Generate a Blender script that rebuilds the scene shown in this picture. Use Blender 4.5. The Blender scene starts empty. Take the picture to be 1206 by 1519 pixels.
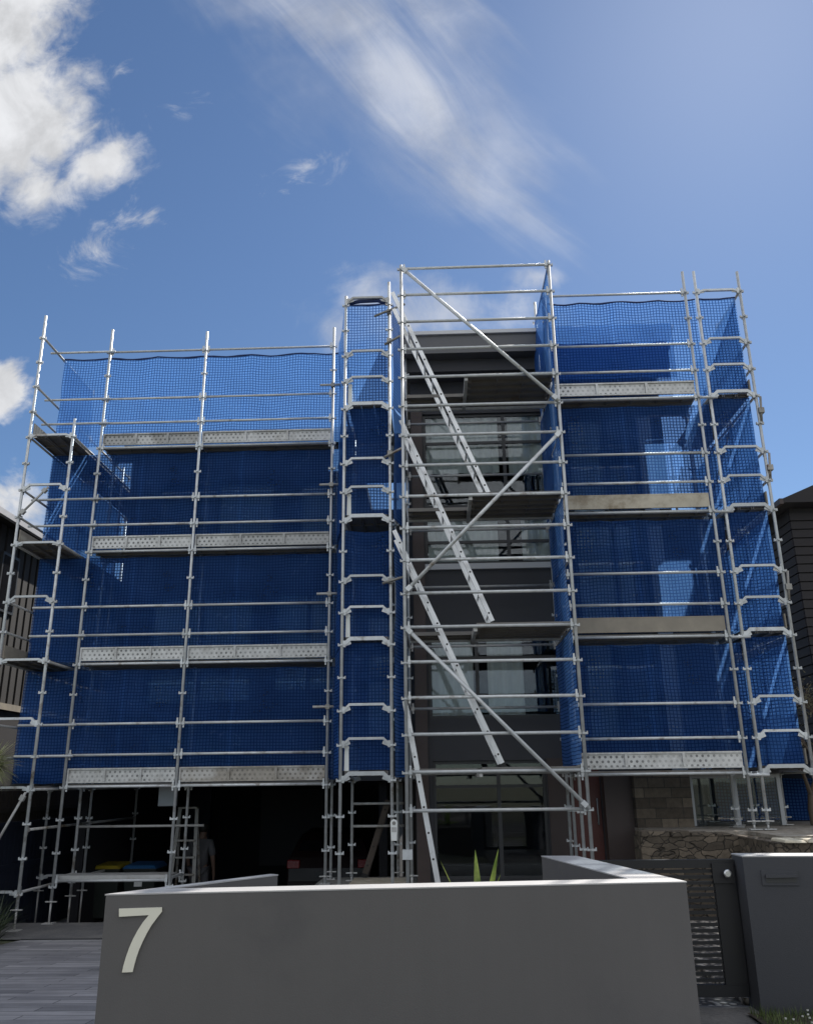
import bpy, math, random
from mathutils import Vector, Matrix, noise as mnoise
random.seed(7)
R = math.radians
scene = bpy.context.scene
COL = scene.collection

# ------------------------------------------------------------------ camera frame
PITCH, ROLL, YAW, FPX = 0.31261, -0.01243, -0.03033, 1250.0
EYE = Vector((0, 0, 1.6))
cy_, sy_, cp_, sp_, cr_, sr_ = math.cos(YAW), math.sin(YAW), math.cos(PITCH), math.sin(PITCH), math.cos(ROLL), math.sin(ROLL)
FW = Vector((sy_*cp_, cy_*cp_, sp_))
RT0 = Vector((cy_, -sy_, 0)); UP0 = RT0.cross(FW)
RT = RT0*cr_ + UP0*sr_
UP = UP0*cr_ - RT0*sr_

def ray(px, py):
    return FW + RT*((px-603)/FPX) - UP*((py-759.5)/FPX)
def at(px, py, Y):
    d = ray(px, py); return EYE + d*(Y/d.y)
def atz(px, py, Z):
    d = ray(px, py); return EYE + d*((Z-1.6)/d.z)

cam_d = bpy.data.cameras.new('camera'); cam = bpy.data.objects.new('camera', cam_d); COL.objects.link(cam)
cam.matrix_world = Matrix(((RT.x, UP.x, -FW.x, 0), (RT.y, UP.y, -FW.y, 0), (RT.z, UP.z, -FW.z, 1.6), (0, 0, 0, 1)))
cam_d.sensor_fit = 'HORIZONTAL'; cam_d.sensor_width = 36; cam_d.lens = FPX/1206*36
cam_d.clip_start = 0.05; cam_d.clip_end = 3000
scene.camera = cam

# ------------------------------------------------------------------ node helpers
class N:
    def __init__(s, tree): s.t = tree; s.n = tree.nodes; s.l = tree.links
    def new(s, typ, **kw):
        nd = s.n.new(typ)
        for k, v in kw.items(): setattr(nd, k, v)
        return nd
    def put(s, sock, v):
        if v is None: return
        if isinstance(v, bpy.types.NodeSocket): s.l.new(v, sock)
        else: sock.default_value = v
    def m(s, op, a=None, b=None, c=None, clamp=False):
        nd = s.new('ShaderNodeMath', operation=op); nd.use_clamp = clamp
        for i, v in enumerate((a, b, c)): s.put(nd.inputs[i], v)
        return nd.outputs[0]
    def vm(s, op, a=None, b=None):
        nd = s.new('ShaderNodeVectorMath', operation=op)
        s.put(nd.inputs[0], a)
        if op == 'SCALE': s.put(nd.inputs['Scale'], b)
        else: s.put(nd.inputs[1], b)
        return nd.outputs['Value'] if op in ('LENGTH', 'DOT_PRODUCT', 'DISTANCE') else nd.outputs[0]
    def xyz(s, x=0, y=0, z=0):
        nd = s.new('ShaderNodeCombineXYZ')
        for i, v in enumerate((x, y, z)): s.put(nd.inputs[i], v)
        return nd.outputs[0]
    def sep(s, v):
        nd = s.new('ShaderNodeSeparateXYZ'); s.put(nd.inputs[0], v); return nd.outputs
    def noise(s, vec, scale=5, detail=4, rough=.55, dist=0, out='Fac'):
        nd = s.new('ShaderNodeTexNoise'); s.put(nd.inputs['Vector'], vec)
        nd.inputs['Scale'].default_value = scale; nd.inputs['Detail'].default_value = detail
        nd.inputs['Roughness'].default_value = rough; nd.inputs['Distortion'].default_value = dist
        return nd.outputs[out]
    def ramp(s, f, pts):
        nd = s.new('ShaderNodeValToRGB'); s.put(nd.inputs[0], f)
        el = nd.color_ramp.elements
        while len(el) < len(pts): el.new(.5)
        for e, (p, c) in zip(el, pts):
            e.position = p; e.color = (c, c, c, 1) if isinstance(c, (int, float)) else (*c, 1)
        return nd.outputs[0]
    def mix(s, f, a, b, typ='MIX'):
        nd = s.new('ShaderNodeMix', data_type='RGBA', blend_type=typ)
        s.put(nd.inputs[0], f)
        for i, v in ((6, a), (7, b)):
            if isinstance(v, tuple) and len(v) == 3: v = (*v, 1)
            s.put(nd.inputs[i], v)
        return nd.outputs[2]
    def smooth(s, v, a, b):
        nd = s.new('ShaderNodeMapRange', interpolation_type='SMOOTHSTEP')
        s.put(nd.inputs[0], v); nd.inputs[1].default_value = a; nd.inputs[2].default_value = b
        return nd.outputs[0]
    def obj(s): return s.new('ShaderNodeTexCoord').outputs['Object']
    def geo(s): return s.new('ShaderNodeNewGeometry').outputs['Position']
    def uv(s): return s.new('ShaderNodeTexCoord').outputs['UV']
    def rnd(s): return s.new('ShaderNodeObjectInfo').outputs['Random']

def newmat(name):
    m = bpy.data.materials.new(name); m.use_nodes = True
    n = N(m.node_tree); b = m.node_tree.nodes['Principled BSDF']
    return m, n, b

MATS = {}
def mat(name, col, rough=.6, metal=0, var=.25, scale=6, bump=0, bscale=40, spec=.5, tint=None, tscale=1.5, tlo=.5, thi=.75, coat=0, streak=0):
    """base colour broken up by noise, optional stain colour (tint) in blotches"""
    m, n, b = newmat(name)
    p = n.geo()
    f = n.noise(p, scale, 5, .6)
    if streak: f = n.m('MULTIPLY_ADD', n.m('SUBTRACT', n.noise(n.vm('MULTIPLY', p, (5, 5, .35)), 2, 5, .6), .5), streak, f)
    k = n.m('MULTIPLY_ADD', n.m('SUBTRACT', f, .5), var*2, 1)
    rv = n.m('MULTIPLY_ADD', n.m('SUBTRACT', n.rnd(), .5), min(.5, var*1.2) if metal else var*.5, 1)
    c = n.vm('SCALE', n.xyz(*col), n.m('MULTIPLY', k, rv))
    if tint:
        t = n.smooth(n.m('MULTIPLY_ADD', n.m('SUBTRACT', n.rnd(), .5), .16, n.noise(p, tscale, 6, .65)), tlo, thi)
        c = n.mix(t, c, tint)
    n.put(b.inputs['Base Color'], c)
    n.put(b.inputs['Roughness'], n.m('MULTIPLY_ADD', n.m('SUBTRACT', f, .5), .25, rough, clamp=True))
    b.inputs['Metallic'].default_value = metal
    b.inputs['Specular IOR Level'].default_value = spec
    b.inputs['Coat Weight'].default_value = coat
    if bump:
        bp = n.new('ShaderNodeBump'); bp.inputs['Strength'].default_value = bump; bp.inputs['Distance'].default_value = .01
        n.put(bp.inputs['Height'], n.noise(p, bscale, 5, .6)); n.put(b.inputs['Normal'], bp.outputs[0])
    MATS[name] = m
    return m

mat('galvanised', (.55, .57, .58), .45, .35, .3, 11, tint=(.24, .20, .16), tscale=5, tlo=.56, thi=.8)
mat('galv_old', (.44, .44, .43), .55, .3, .3, 9, tint=(.20, .15, .10), tscale=3, tlo=.5, thi=.8)
mat('clamp_steel', (.30, .29, .27), .5, .6, .3, 14, tint=(.16, .10, .06), tscale=9)
mat('aluminium', (.74, .75, .76), .38, .4, .15, 10, tint=(.4, .4, .38), tscale=5, tlo=.6, thi=.8)
mat('plank_steel', (.20, .19, .18), .6, .25, .35, 5, tint=(.13, .10, .075), tscale=2.5)
mat('timber_board', (.50, .455, .37), .75, 0, .25, 4, tint=(.24, .19, .13), tscale=3, tlo=.45, thi=.8)
mat('timber_old', (.29, .26, .215), .8, 0, .3, 4, tint=(.36, .32, .25), tscale=4, tlo=.5, thi=.8)
mat('hem_blue', (.012, .03, .12), .7, 0, .3, 8)
mat('render_charcoal', (.108, .103, .103), .75, 0, .12, 1.3, bump=.12, bscale=120, tint=(.085, .082, .085), tscale=.8, tlo=.45, thi=.7, streak=.9)
mat('render_slate', (.052, .054, .062), .75, 0, .15, 1.3, bump=.15, bscale=120, streak=.8)
mat('coping_pale', (.40, .395, .395), .5, 0, .1, 3, bump=.1, bscale=90, tint=(.36, .355, .35), tscale=3, tlo=.6, thi=.8)  # pale colour stands in for sun glare on the dark wall tops
mat('numeral_cream', (.72, .70, .60), .5, 0, .06, 12)
mat('house_render', (.085, .085, .09), .8, 0, .2, 1.1, bump=.15, bscale=80)
mat('house_dark', (.050, .050, .056), .7, 0, .25, 2)
mat('house_white', (.45, .45, .45), .7, 0, .15, 2)
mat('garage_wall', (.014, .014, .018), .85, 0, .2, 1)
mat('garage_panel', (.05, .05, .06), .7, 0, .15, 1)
mat('frame_dark', (.045, .046, .048), .45, .2, .2, 6)
mat('frame_brown', (.06, .042, .038), .55, 0, .25, 4)
mat('frame_grey', (.36, .37, .38), .5, .3, .15, 6)
mat('door_red', (.10, .028, .022), .5, 0, .35, 3)
mat('roof_metal', (.10, .10, .105), .5, .3, .2, 3)
mat('gutter_pale', (.55, .55, .56), .5, .1, .1, 3)
mat('gate_black', (.010, .010, .012), .5, 0, .2, 8)
mat('knob', (.6, .6, .6), .3, .8, .1, 20)
mat('rubber', (.02, .02, .02), .85, 0, .2, 20)
mat('bin_green', (.018, .024, .020), .6, 0, .2, 8)
mat('bin_yellow', (.34, .26, .02), .5, 0, .15, 8)
mat('bin_blue', (.02, .10, .24), .5, 0, .15, 8)
mat('car_paint', (.014, .006, .007), .45, .0, .1, 3, coat=.1, spec=.3)
mat('car_glass', (.01, .01, .012), .08, 0, 0, 3)
mat('tail_red', (.22, .008, .01), .25, 0, .1, 20)
mat('skin', (.16, .10, .075), .6, 0, .1, 9)
mat('hair', (.015, .012, .010), .7, 0, .2, 30)
mat('shirt_grey', (.10, .10, .107), .85, 0, .2, 12)
mat('trouser_dark', (.09, .09, .10), .85, 0, .25, 12)
mat('soil', (.05, .04, .03), .95, 0, .4, 10, bump=.5, bscale=30)
mat('bark', (.10, .075, .055), .9, 0, .4, 12, bump=.4, bscale=50)
mat('neighbour_brown', (.046, .043, .042), .75, 0, .25, 2)
mat('neighbour_dark', (.030, .027, .029), .8, 0, .3, 1.5)
mat('fence_navy', (.020, .026, .048), .55, .1, .2, 3)
mat('fence_timber', (.07, .055, .045), .85, 0, .4, 5)
mat('porch_stone', (.20, .20, .19), .8, 0, .25, 4, bump=.2, bscale=40)
mat('tag_white', (.78, .80, .78), .5, 0, .06, 20)
mat('tag_green', (.16, .32, .12), .5, 0, .1, 20)

def leafmat(name, c1, c2, trans=.3):
    m, n, b = newmat(name)
    f = n.noise(n.geo(), 9, 3, .6)
    c = n.mix(n.smooth(n.m('MULTIPLY_ADD', n.rnd(), .0, f), .3, .7), c1, c2)
    n.put(b.inputs['Base Color'], c); b.inputs['Roughness'].default_value = .5
    tr = n.new('ShaderNodeBsdfTranslucent'); n.put(tr.inputs[0], c)
    mx = n.new('ShaderNodeMixShader'); mx.inputs[0].default_value = trans
    n.l.new(b.outputs[0], mx.inputs[1]); n.l.new(tr.outputs[0], mx.inputs[2])
    n.l.new(mx.outputs[0], m.node_tree.nodes['Material Output'].inputs[0])
    MATS[name] = m
leafmat('leaf_agave', (.10, .16, .03), (.30, .36, .10), .35)
leafmat('leaf_pale', (.26, .29, .13), (.52, .52, .32), .35)
leafmat('leaf_dark', (.015, .028, .012), (.05, .07, .03), .25)
leafmat('leaf_dry', (.12, .10, .06), (.30, .28, .18), .3)
leafmat('grass_blade', (.06, .10, .025), (.17, .22, .07), .35)
leafmat('flower', (.6, .6, .55), (.8, .8, .75), .3)

def netmat(name, lo=.50, hi=.94, c1=(.034, .108, .375), c2=(.052, .148, .47)):
    m, n, b = newmat(name)
    u = n.uv(); s = n.sep(u)
    wob = n.noise(u, 2.2, 2, .5)
    cell = .053
    def line(v, ph):
        x = n.m('FRACT', n.m('DIVIDE', n.m('MULTIPLY_ADD', wob, .03*ph, v), cell))
        d = n.m('ABSOLUTE', n.m('SUBTRACT', x, .5))           # .5 on a line, 0 mid-cell
        return n.smooth(d, .30, .40)
    ln = n.m('MAXIMUM', line(s[0], 1), line(s[1], 1.4))
    cloudy = n.noise(u, 1.1, 5, .65)
    op = n.m('MULTIPLY_ADD', ln, hi-lo, lo)
    op = n.m('ADD', op, n.m('MULTIPLY', n.m('SUBTRACT', cloudy, .5), .3), clamp=True)
    fold = n.smooth(n.noise(n.vm('MULTIPLY', u, (1.2, .35, 1)), 3, 4, .6, 1.5), .66, .74)   # creases where the cloth doubles
    op = n.m('ADD', op, n.m('MULTIPLY', fold, .18), clamp=True)
    seam = n.m('LESS_THAN', n.m('FRACT', n.m('DIVIDE', n.m('MULTIPLY_ADD', wob, .08, s[0]), 1.86)), .045)      # sheets overlap
    op = n.m('ADD', op, n.m('MULTIPLY', seam, .16), clamp=True)
    col = n.mix(n.smooth(cloudy, .3, .7), c1, c2)
    dust = n.smooth(n.noise(n.vm('MULTIPLY', u, (1.0, .5, 1)), 1.6, 6, .7), .55, .8)
    col = n.mix(n.m('MULTIPLY', dust, .18), col, (.09, .13, .24))
    cr = n.m('ABSOLUTE', n.m('SUBTRACT', n.noise(n.vm('MULTIPLY', u, (1, .55, 1)), 1.3, 2, .5, .8), .52))
    crease = n.m('MULTIPLY', n.m('SUBTRACT', 1, n.smooth(cr, .0, .006)), n.smooth(n.noise(u, 2.3, 2), .5, .62))
    col = n.mix(n.m('MULTIPLY', crease, .5), col, (.20, .30, .5))
    op = n.m('ADD', op, n.m('MULTIPLY', crease, .2), clamp=True)
    col = n.mix(n.m('MULTIPLY', ln, .85), col, (.010, .031, .115))
    di = n.new('ShaderNodeBsdfDiffuse'); n.put(di.inputs[0], col)
    tl = n.new('ShaderNodeBsdfTranslucent'); n.put(tl.inputs[0], n.mix(n.m('MULTIPLY_ADD', ln, -.72, .85), col, (.19, .46, 1.0)))
    bp = n.new('ShaderNodeBump'); bp.inputs['Strength'].default_value = .4; bp.inputs['Distance'].default_value = .03
    n.put(bp.inputs['Height'], n.noise(u, 5, 4, .6)); n.put(di.inputs['Normal'], bp.outputs[0])
    mx = n.new('ShaderNodeMixShader'); mx.inputs[0].default_value = .5
    n.l.new(di.outputs[0], mx.inputs[1]); n.l.new(tl.outputs[0], mx.inputs[2])
    tp = n.new('ShaderNodeBsdfTransparent'); tp.inputs[0].default_value = (.74, .88, 1, 1)
    m2 = n.new('ShaderNodeMixShader'); n.put(m2.inputs[0], op)
    n.l.new(tp.outputs[0], m2.inputs[1]); n.l.new(mx.outputs[0], m2.inputs[2])
    n.l.new(m2.outputs[0], m.node_tree.nodes['Material Output'].inputs[0])
    n.n.remove(b); MATS[name] = m
netmat('debris_net')
netmat('debris_net_side', .74, .90)

def glassmat(name, refl=.35):
    m, n, b = newmat(name)
    gl = n.new('ShaderNodeBsdfGlossy'); gl.inputs['Roughness'].default_value = .02; gl.inputs[0].default_value = (.9, .95, 1, 1)
    bp = n.new('ShaderNodeBump'); bp.inputs['Strength'].default_value = .03; bp.inputs['Distance'].default_value = .05
    n.put(bp.inputs['Height'], n.noise(n.geo(), 1.2, 2)); n.put(gl.inputs['Normal'], bp.outputs[0])
    tp = n.new('ShaderNodeBsdfTransparent'); tp.inputs[0].default_value = (.90, .93, .93, 1)
    fr = n.new('ShaderNodeFresnel'); fr.inputs[0].default_value = 1.5
    mx = n.new('ShaderNodeMixShader'); n.put(mx.inputs[0], n.m('ADD', n.m('MULTIPLY', fr.outputs[0], .55), refl*.06, clamp=True))
    n.l.new(tp.outputs[0], mx.inputs[1]); n.l.new(gl.outputs[0], mx.inputs[2])
    n.l.new(mx.outputs[0], m.node_tree.nodes['Material Output'].inputs[0]); n.n.remove(b); MATS[name] = m
glassmat('window_glass')

def toemat(name, base, dot, size=.042):
    """pressed steel toe board with staggered holes"""
    m, n, b = newmat(name)
    u = n.sep(n.uv())
    row = n.m('FLOOR', n.m('DIVIDE', u[1], size))
    x = n.m('FRACT', n.m('ADD', n.m('DIVIDE', u[0], size*1.25), n.m('MULTIPLY', n.m('MODULO', row, 2), .5)))
    y = n.m('FRACT', n.m('DIVIDE', u[1], size))
    dx = n.m('MULTIPLY', n.m('SUBTRACT', x, .5), 1.25); dy = n.m('SUBTRACT', y, .5)
    d = n.m('SQRT', n.m('ADD', n.m('MULTIPLY', dx, dx), n.m('MULTIPLY', dy, dy)))
    hole = n.m('SUBTRACT', 1, n.smooth(d, .24, .34))
    p = n.geo()
    worn = n.smooth(n.noise(n.vm('ADD', p, n.xyz(n.m('MULTIPLY', n.rnd(), 40), 0, 0)), 1.7, 4, .6), .4, .6)
    c = n.vm('SCALE', n.xyz(*base), n.m('MULTIPLY', n.m('MULTIPLY_ADD', n.rnd(), .5, .72), n.m('MULTIPLY_ADD', n.noise(p, 12, 5), .7, .65)))
    c = n.mix(n.m('MULTIPLY', n.smooth(n.noise(n.vm('ADD', p, n.xyz(n.m('MULTIPLY', n.rnd(), 30), 0, 0)), 2.4, 6, .7), .52, .75), .6), c, (base[0]*.42, base[1]*.37, base[2]*.30))
    c = n.mix(n.m('MULTIPLY', n.smooth(n.noise(n.vm('ADD', p, n.xyz(n.m('MULTIPLY', n.rnd(), 70), 0, 0)), 1.3, 3, .5), .5, .62), .45), c, (.72, .72, .71))
    c = n.mix(n.m('MULTIPLY', hole, n.m('MULTIPLY_ADD', worn, .6, .3)), c, dot)
    n.put(b.inputs['Base Color'], c); b.inputs['Metallic'].default_value = .35; b.inputs['Roughness'].default_value = .5
    MATS[name] = m
toemat('toe_steel', (.50, .50, .49), (.11, .11, .11), .066)
toemat('toe_dusty', (.34, .31, .27), (.17, .155, .135), .066)

def stonemat(name, c1, c2, scale, mortar=(.05, .045, .04)):
    m, n, b = newmat(name)
    p = n.geo()
    q = n.vm('ADD', n.vm('MULTIPLY', p, (1, 1, 1.6)), n.vm('SCALE', n.noise(p, 2.5, 3, out='Color'), .35))
    v = n.new('ShaderNodeTexVoronoi'); n.put(v.inputs['Vector'], q); v.inputs['Scale'].default_value = scale
    e = n.new('ShaderNodeTexVoronoi', feature='DISTANCE_TO_EDGE'); n.put(e.inputs['Vector'], q); e.inputs['Scale'].default_value = scale
    cs = n.sep(v.outputs['Color'])
    c = n.mix(cs[0], c1, c2); c = n.vm('SCALE', c, n.m('MULTIPLY_ADD', n.noise(p, 14, 6, .7), 1.1, .45))
    jt = n.smooth(e.outputs[0], .0, .05)
    c = n.mix(jt, mortar, c); n.put(b.inputs['Base Color'], c); b.inputs['Roughness'].default_value = .9
    bp = n.new('ShaderNodeBump'); bp.inputs['Strength'].default_value = .9; bp.inputs['Distance'].default_value = .04
    n.put(bp.inputs['Height'], n.m('MULTIPLY_ADD', n.noise(p, 10, 6, .65), .5, jt)); n.put(b.inputs['Normal'], bp.outputs[0])
    MATS[name] = m
stonemat('rubble_stone', (.065, .052, .038), (.15, .12, .088), 6.2, (.042, .035, .027))

def sandstonemat():
    m, n, b = newmat('sandstone_blocks')
    p = n.geo(); s = n.sep(p)
    br = n.new('ShaderNodeTexBrick'); n.put(br.inputs['Vector'], n.xyz(s[0], s[2], 0))
    br.inputs['Scale'].default_value = 1; br.inputs['Brick Width'].default_value = .42; br.inputs['Row Height'].default_value = .15
    br.inputs['Mortar Size'].default_value = .006; br.offset = .37; br.offset_frequency = 3; br.squash = .6; br.squash_frequency = 2
    for k, c in (('Color1', (.18, .145, .108, 1)), ('Color2', (.07, .056, .043, 1)), ('Mortar', (.05, .045, .04, 1))): br.inputs[k].default_value = c
    c = n.vm('SCALE', br.outputs[0], n.m('MULTIPLY_ADD', n.noise(p, 9, 6, .7), 1.2, .4))
    n.put(b.inputs['Base Color'], c); b.inputs['Roughness'].default_value = .9
    bp = n.new('ShaderNodeBump'); bp.inputs['Strength'].default_value = .7; bp.inputs['Distance'].default_value = .03
    n.put(bp.inputs['Height'], n.m('SUBTRACT', n.noise(p, 12, 5), br.outputs['Fac'])); n.put(b.inputs['Normal'], bp.outputs[0])
    MATS['sandstone_blocks'] = m
sandstonemat()

def pavermat():
    m, n, b = newmat('driveway_pavers')
    p = n.geo(); s = n.sep(p)
    wv = n.vm('SCALE', n.noise(p, .8, 2, out='Color'), .02); w = n.sep(wv)
    br = n.new('ShaderNodeTexBrick'); n.put(br.inputs['Vector'], n.xyz(n.m('ADD', s[0], w[0]), n.m('ADD', s[1], w[1]), 0))
    br.inputs['Scale'].default_value = 1; br.inputs['Brick Width'].default_value = 1.05; br.inputs['Row Height'].default_value = .17
    br.inputs['Mortar Size'].default_value = .005; br.offset = .43; br.offset_frequency = 2
    for k, c in (('Color1', (.30, .295, .305, 1)), ('Color2', (.16, .16, .17, 1)), ('Mortar', (.045, .045, .05, 1))): br.inputs[k].default_value = c
    st = n.noise(n.vm('MULTIPLY', p, (1, 7, 1)), 2.2, 5, .6)
    c = n.vm('SCALE', br.outputs[0], n.m('MULTIPLY_ADD', st, 1.1, .45))
    big = n.smooth(n.noise(p, .7, 4, .6), .45, .7)
    c = n.mix(n.m('MULTIPLY', big, .45), c, (.09, .09, .10))
    n.put(b.inputs['Base Color'], c); b.inputs['Roughness'].default_value = .6
    bp = n.new('ShaderNodeBump'); bp.inputs['Strength'].default_value = .5; bp.inputs['Distance'].default_value = .01
    n.put(bp.inputs['Height'], n.m('SUBTRACT', st, br.outputs['Fac'])); n.put(b.inputs['Normal'], bp.outputs[0])
    MATS['driveway_pavers'] = m
pavermat()

def groundmat(name, c1, c2, sc):
    m, n, b = newmat(name)
    p = n.geo()
    c = n.mix(n.smooth(n.noise(p, sc, 6, .65), .3, .7), c1, c2)
    c = n.vm('SCALE', c, n.m('MULTIPLY_ADD', n.noise(p, 30, 3), .8, .6))
    n.put(b.inputs['Base Color'], c); b.inputs['Roughness'].default_value = .95
    bp = n.new('ShaderNodeBump'); bp.inputs['Strength'].default_value = .6; bp.inputs['Distance'].default_value = .02
    n.put(bp.inputs['Height'], n.noise(p, 25, 6, .7)); n.put(b.inputs['Normal'], bp.outputs[0]); MATS[name] = m
groundmat('ground_earth', (.07, .085, .04), (.13, .11, .08), .6)
groundmat('asphalt', (.05, .05, .052), (.065, .065, .065), 2)
groundmat('gravel_path', (.22, .19, .15), (.34, .31, .27), 6)
groundmat('slab_concrete', (.10, .10, .105), (.16, .155, .15), 1.5)

def pebblemat():
    m, n, b = newmat('pebbles')
    p = n.geo(); v = n.new('ShaderNodeTexVoronoi'); n.put(v.inputs['Vector'], p); v.inputs['Scale'].default_value = 17
    cs = n.sep(v.outputs['Color']); c = n.mix(cs[0], (.16, .13, .10), (.50, .46, .40))
    c = n.mix(n.smooth(v.outputs['Distance'], .25, .6), c, (.05, .045, .04))
    n.put(b.inputs['Base Color'], c); b.inputs['Roughness'].default_value = .85
    bp = n.new('ShaderNodeBump'); bp.inputs['Strength'].default_value = 1; bp.inputs['Distance'].default_value = .04; bp.invert = True
    n.put(bp.inputs['Height'], v.outputs['Distance']); n.put(b.inputs['Normal'], bp.outputs[0]); MATS['pebbles'] = m
pebblemat()
mat('cap_stone', (.50, .455, .36), .85, 0, .35, 5, bump=.4, bscale=25, tint=(.26, .23, .18), tscale=3)  # paler stone colour that paints sunlight on the right-end caps
def reflection_mat():  # pale colour standing in for a white house reflected in the glass
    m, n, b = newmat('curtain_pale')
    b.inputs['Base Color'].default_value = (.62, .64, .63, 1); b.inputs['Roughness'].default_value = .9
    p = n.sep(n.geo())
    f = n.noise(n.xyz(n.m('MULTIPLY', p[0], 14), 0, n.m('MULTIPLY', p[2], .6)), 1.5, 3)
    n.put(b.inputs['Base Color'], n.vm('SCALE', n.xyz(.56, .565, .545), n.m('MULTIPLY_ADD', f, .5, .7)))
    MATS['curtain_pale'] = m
reflection_mat()

# ------------------------------------------------------------------ mesh builder
class MB:
    def __init__(s): s.v = []; s.f = []; s.sm = []; s.uv = []; s.mi = []; s.cur = 0
    def face(s, idx, smooth=False, uv=None): s.f.append(tuple(idx)); s.sm.append(smooth); s.uv.append(uv); s.mi.append(s.cur)
    def hexa(s, p):            # 8 points: bottom ring 0-3 ccw from above, top ring 4-7
        o = len(s.v); s.v += [Vector(q) for q in p]
        for q in ((3, 2, 1, 0), (4, 5, 6, 7), (0, 1, 5, 4), (1, 2, 6, 5), (2, 3, 7, 6), (3, 0, 4, 7)): s.face([o+i for i in q])
        return s
    def box(s, lo, hi):
        x0, y0, z0 = lo; x1, y1, z1 = hi
        return s.hexa([(x0, y0, z0), (x1, y0, z0), (x1, y1, z0), (x0, y1, z0), (x0, y0, z1), (x1, y0, z1), (x1, y1, z1), (x0, y1, z1)])
    def cbox(s, c, d):
        return s.box([c[i]-d[i]/2 for i in range(3)], [c[i]+d[i]/2 for i in range(3)])
    def bar(s, a, b, w, h, up=(0, 0, 1)):
        """rectangular bar from a to b, w across, h along 'up'"""
        a, b = Vector(a), Vector(b); d = (b-a).normalized(); x = d.cross(Vector(up))
        if x.length < 1e-4: x = d.cross(Vector((0, 1, 0)))
        x.normalize(); z = x.cross(d)
        p = []
        for q in (a, b):
            p.append([q+x*sx*w/2+z*sz*h/2 for sx, sz in ((-1, -1), (1, -1), (1, 1), (-1, 1))])
        o = len(s.v); s.v += p[0]+p[1]
        for q in ((0, 1, 2, 3), (7, 6, 5, 4), (0, 4, 5, 1), (1, 5, 6, 2), (2, 6, 7, 3), (3, 7, 4, 0)): s.face([o+i for i in q])
        return s
    def tube(s, pts, r, n=10, cap=True):
        pts = [Vector(p) for p in pts]; rs = r if isinstance(r, (list, tuple)) else [r]*len(pts)
        o = len(s.v); prev = None
        for i, p in enumerate(pts):
            d = (pts[min(i+1, len(pts)-1)]-pts[max(i-1, 0)]).normalized()
            if prev is None:
                x = d.cross(Vector((0, 0, 1)));
                if x.length < 1e-3: x = d.cross(Vector((0, 1, 0)))
            else: x = prev - d*prev.dot(d)
            x.normalize(); prev = x; y = d.cross(x)
            for k in range(n):
                a = 2*math.pi*k/n; s.v.append(p+(x*math.cos(a)+y*math.sin(a))*rs[i])
        for i in range(len(pts)-1):
            for k in range(n):
                s.face((o+i*n+k, o+i*n+(k+1) % n, o+(i+1)*n+(k+1) % n, o+(i+1)*n+k), True)
        if cap:
            s.face([o+k for k in reversed(range(n))]); s.face([o+(len(pts)-1)*n+k for k in range(n)])
        return s
    def prism(s, outline, z0, z1):
        n = len(outline); o = len(s.v)
        area = sum(outline[i][0]*outline[(i+1) % n][1]-outline[(i+1) % n][0]*outline[i][1] for i in range(n))
        if area < 0: outline = outline[::-1]
        s.v += [Vector((x, y, z0)) for x, y in outline]+[Vector((x, y, z1)) for x, y in outline]
        s.face([o+i for i in reversed(range(n))]); s.face([o+n+i for i in range(n)])
        for i in range(n): s.face((o+i, o+(i+1) % n, o+n+(i+1) % n, o+n+i))
        return s
    def grid(s, fn, nu, nv, uvf=None, smooth=True):
        o = len(s.v)
        for j in range(nv+1):
            for i in range(nu+1): s.v.append(Vector(fn(i/nu, j/nv)))
        for j in range(nv):
            for i in range(nu):
                a = o+j*(nu+1)+i
                s.face((a, a+1, a+nu+2, a+nu+1), smooth, [uvf(p[0]/nu, p[1]/nv) for p in ((i, j), (i+1, j), (i+1, j+1), (i, j+1))] if uvf else None)
        return s
    def build(s, name, material, parent=None, base=None, bevel=0):
        me = bpy.data.meshes.new(name)
        off = Vector((0, 0, 0))
        if parent is not None:
            off = world_off(parent)
        elif base is not None: off = Vector(base)
        me.from_pydata([v-off for v in s.v], [], s.f)
        me.polygons.foreach_set('use_smooth', s.sm)
        if any(s.uv):
            ul = me.uv_layers.new(name='UVMap').data
            for poly, uv in zip(me.polygons, s.uv):
                if uv:
                    for li, q in zip(poly.loop_indices, uv): ul[li].uv = q
        for q in (material if isinstance(material, (list, tuple)) else [material]): me.materials.append(MATS[q])
        me.polygons.foreach_set('material_index', s.mi)
        me.update()
        ob = bpy.data.objects.new(name, me); COL.objects.link(ob)
        if parent is not None: ob.parent = parent
        elif base is not None: ob.location = off
        if bevel:
            bv = ob.modifiers.new('bevel', 'BEVEL'); bv.width = bevel; bv.segments = 2; bv.limit_method = 'ANGLE'
        return ob

def world_off(o):
    v = Vector((0, 0, 0))
    while o is not None: v += o.location; o = o.parent
    return v
def tag(o, label=None, cat=None, group=None, kind=None):
    if label: o['label'] = label
    if cat: o['category'] = cat
    if group: o['group'] = group
    if kind: o['kind'] = kind
    return o
def thing(name, label, cat, loc=(0, 0, 0), group=None):
    o = bpy.data.objects.new(name, None); o.empty_display_size = .2; COL.objects.link(o); o.location = loc
    return tag(o, label, cat, group)
def copy_tree(o, parent=None, delta=None):
    c = o.copy(); COL.objects.link(c); c.parent = parent
    for ch in list(o.children): copy_tree(ch, c)
    if delta is not None: c.location = o.location + Vector(delta)
    return c

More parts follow.
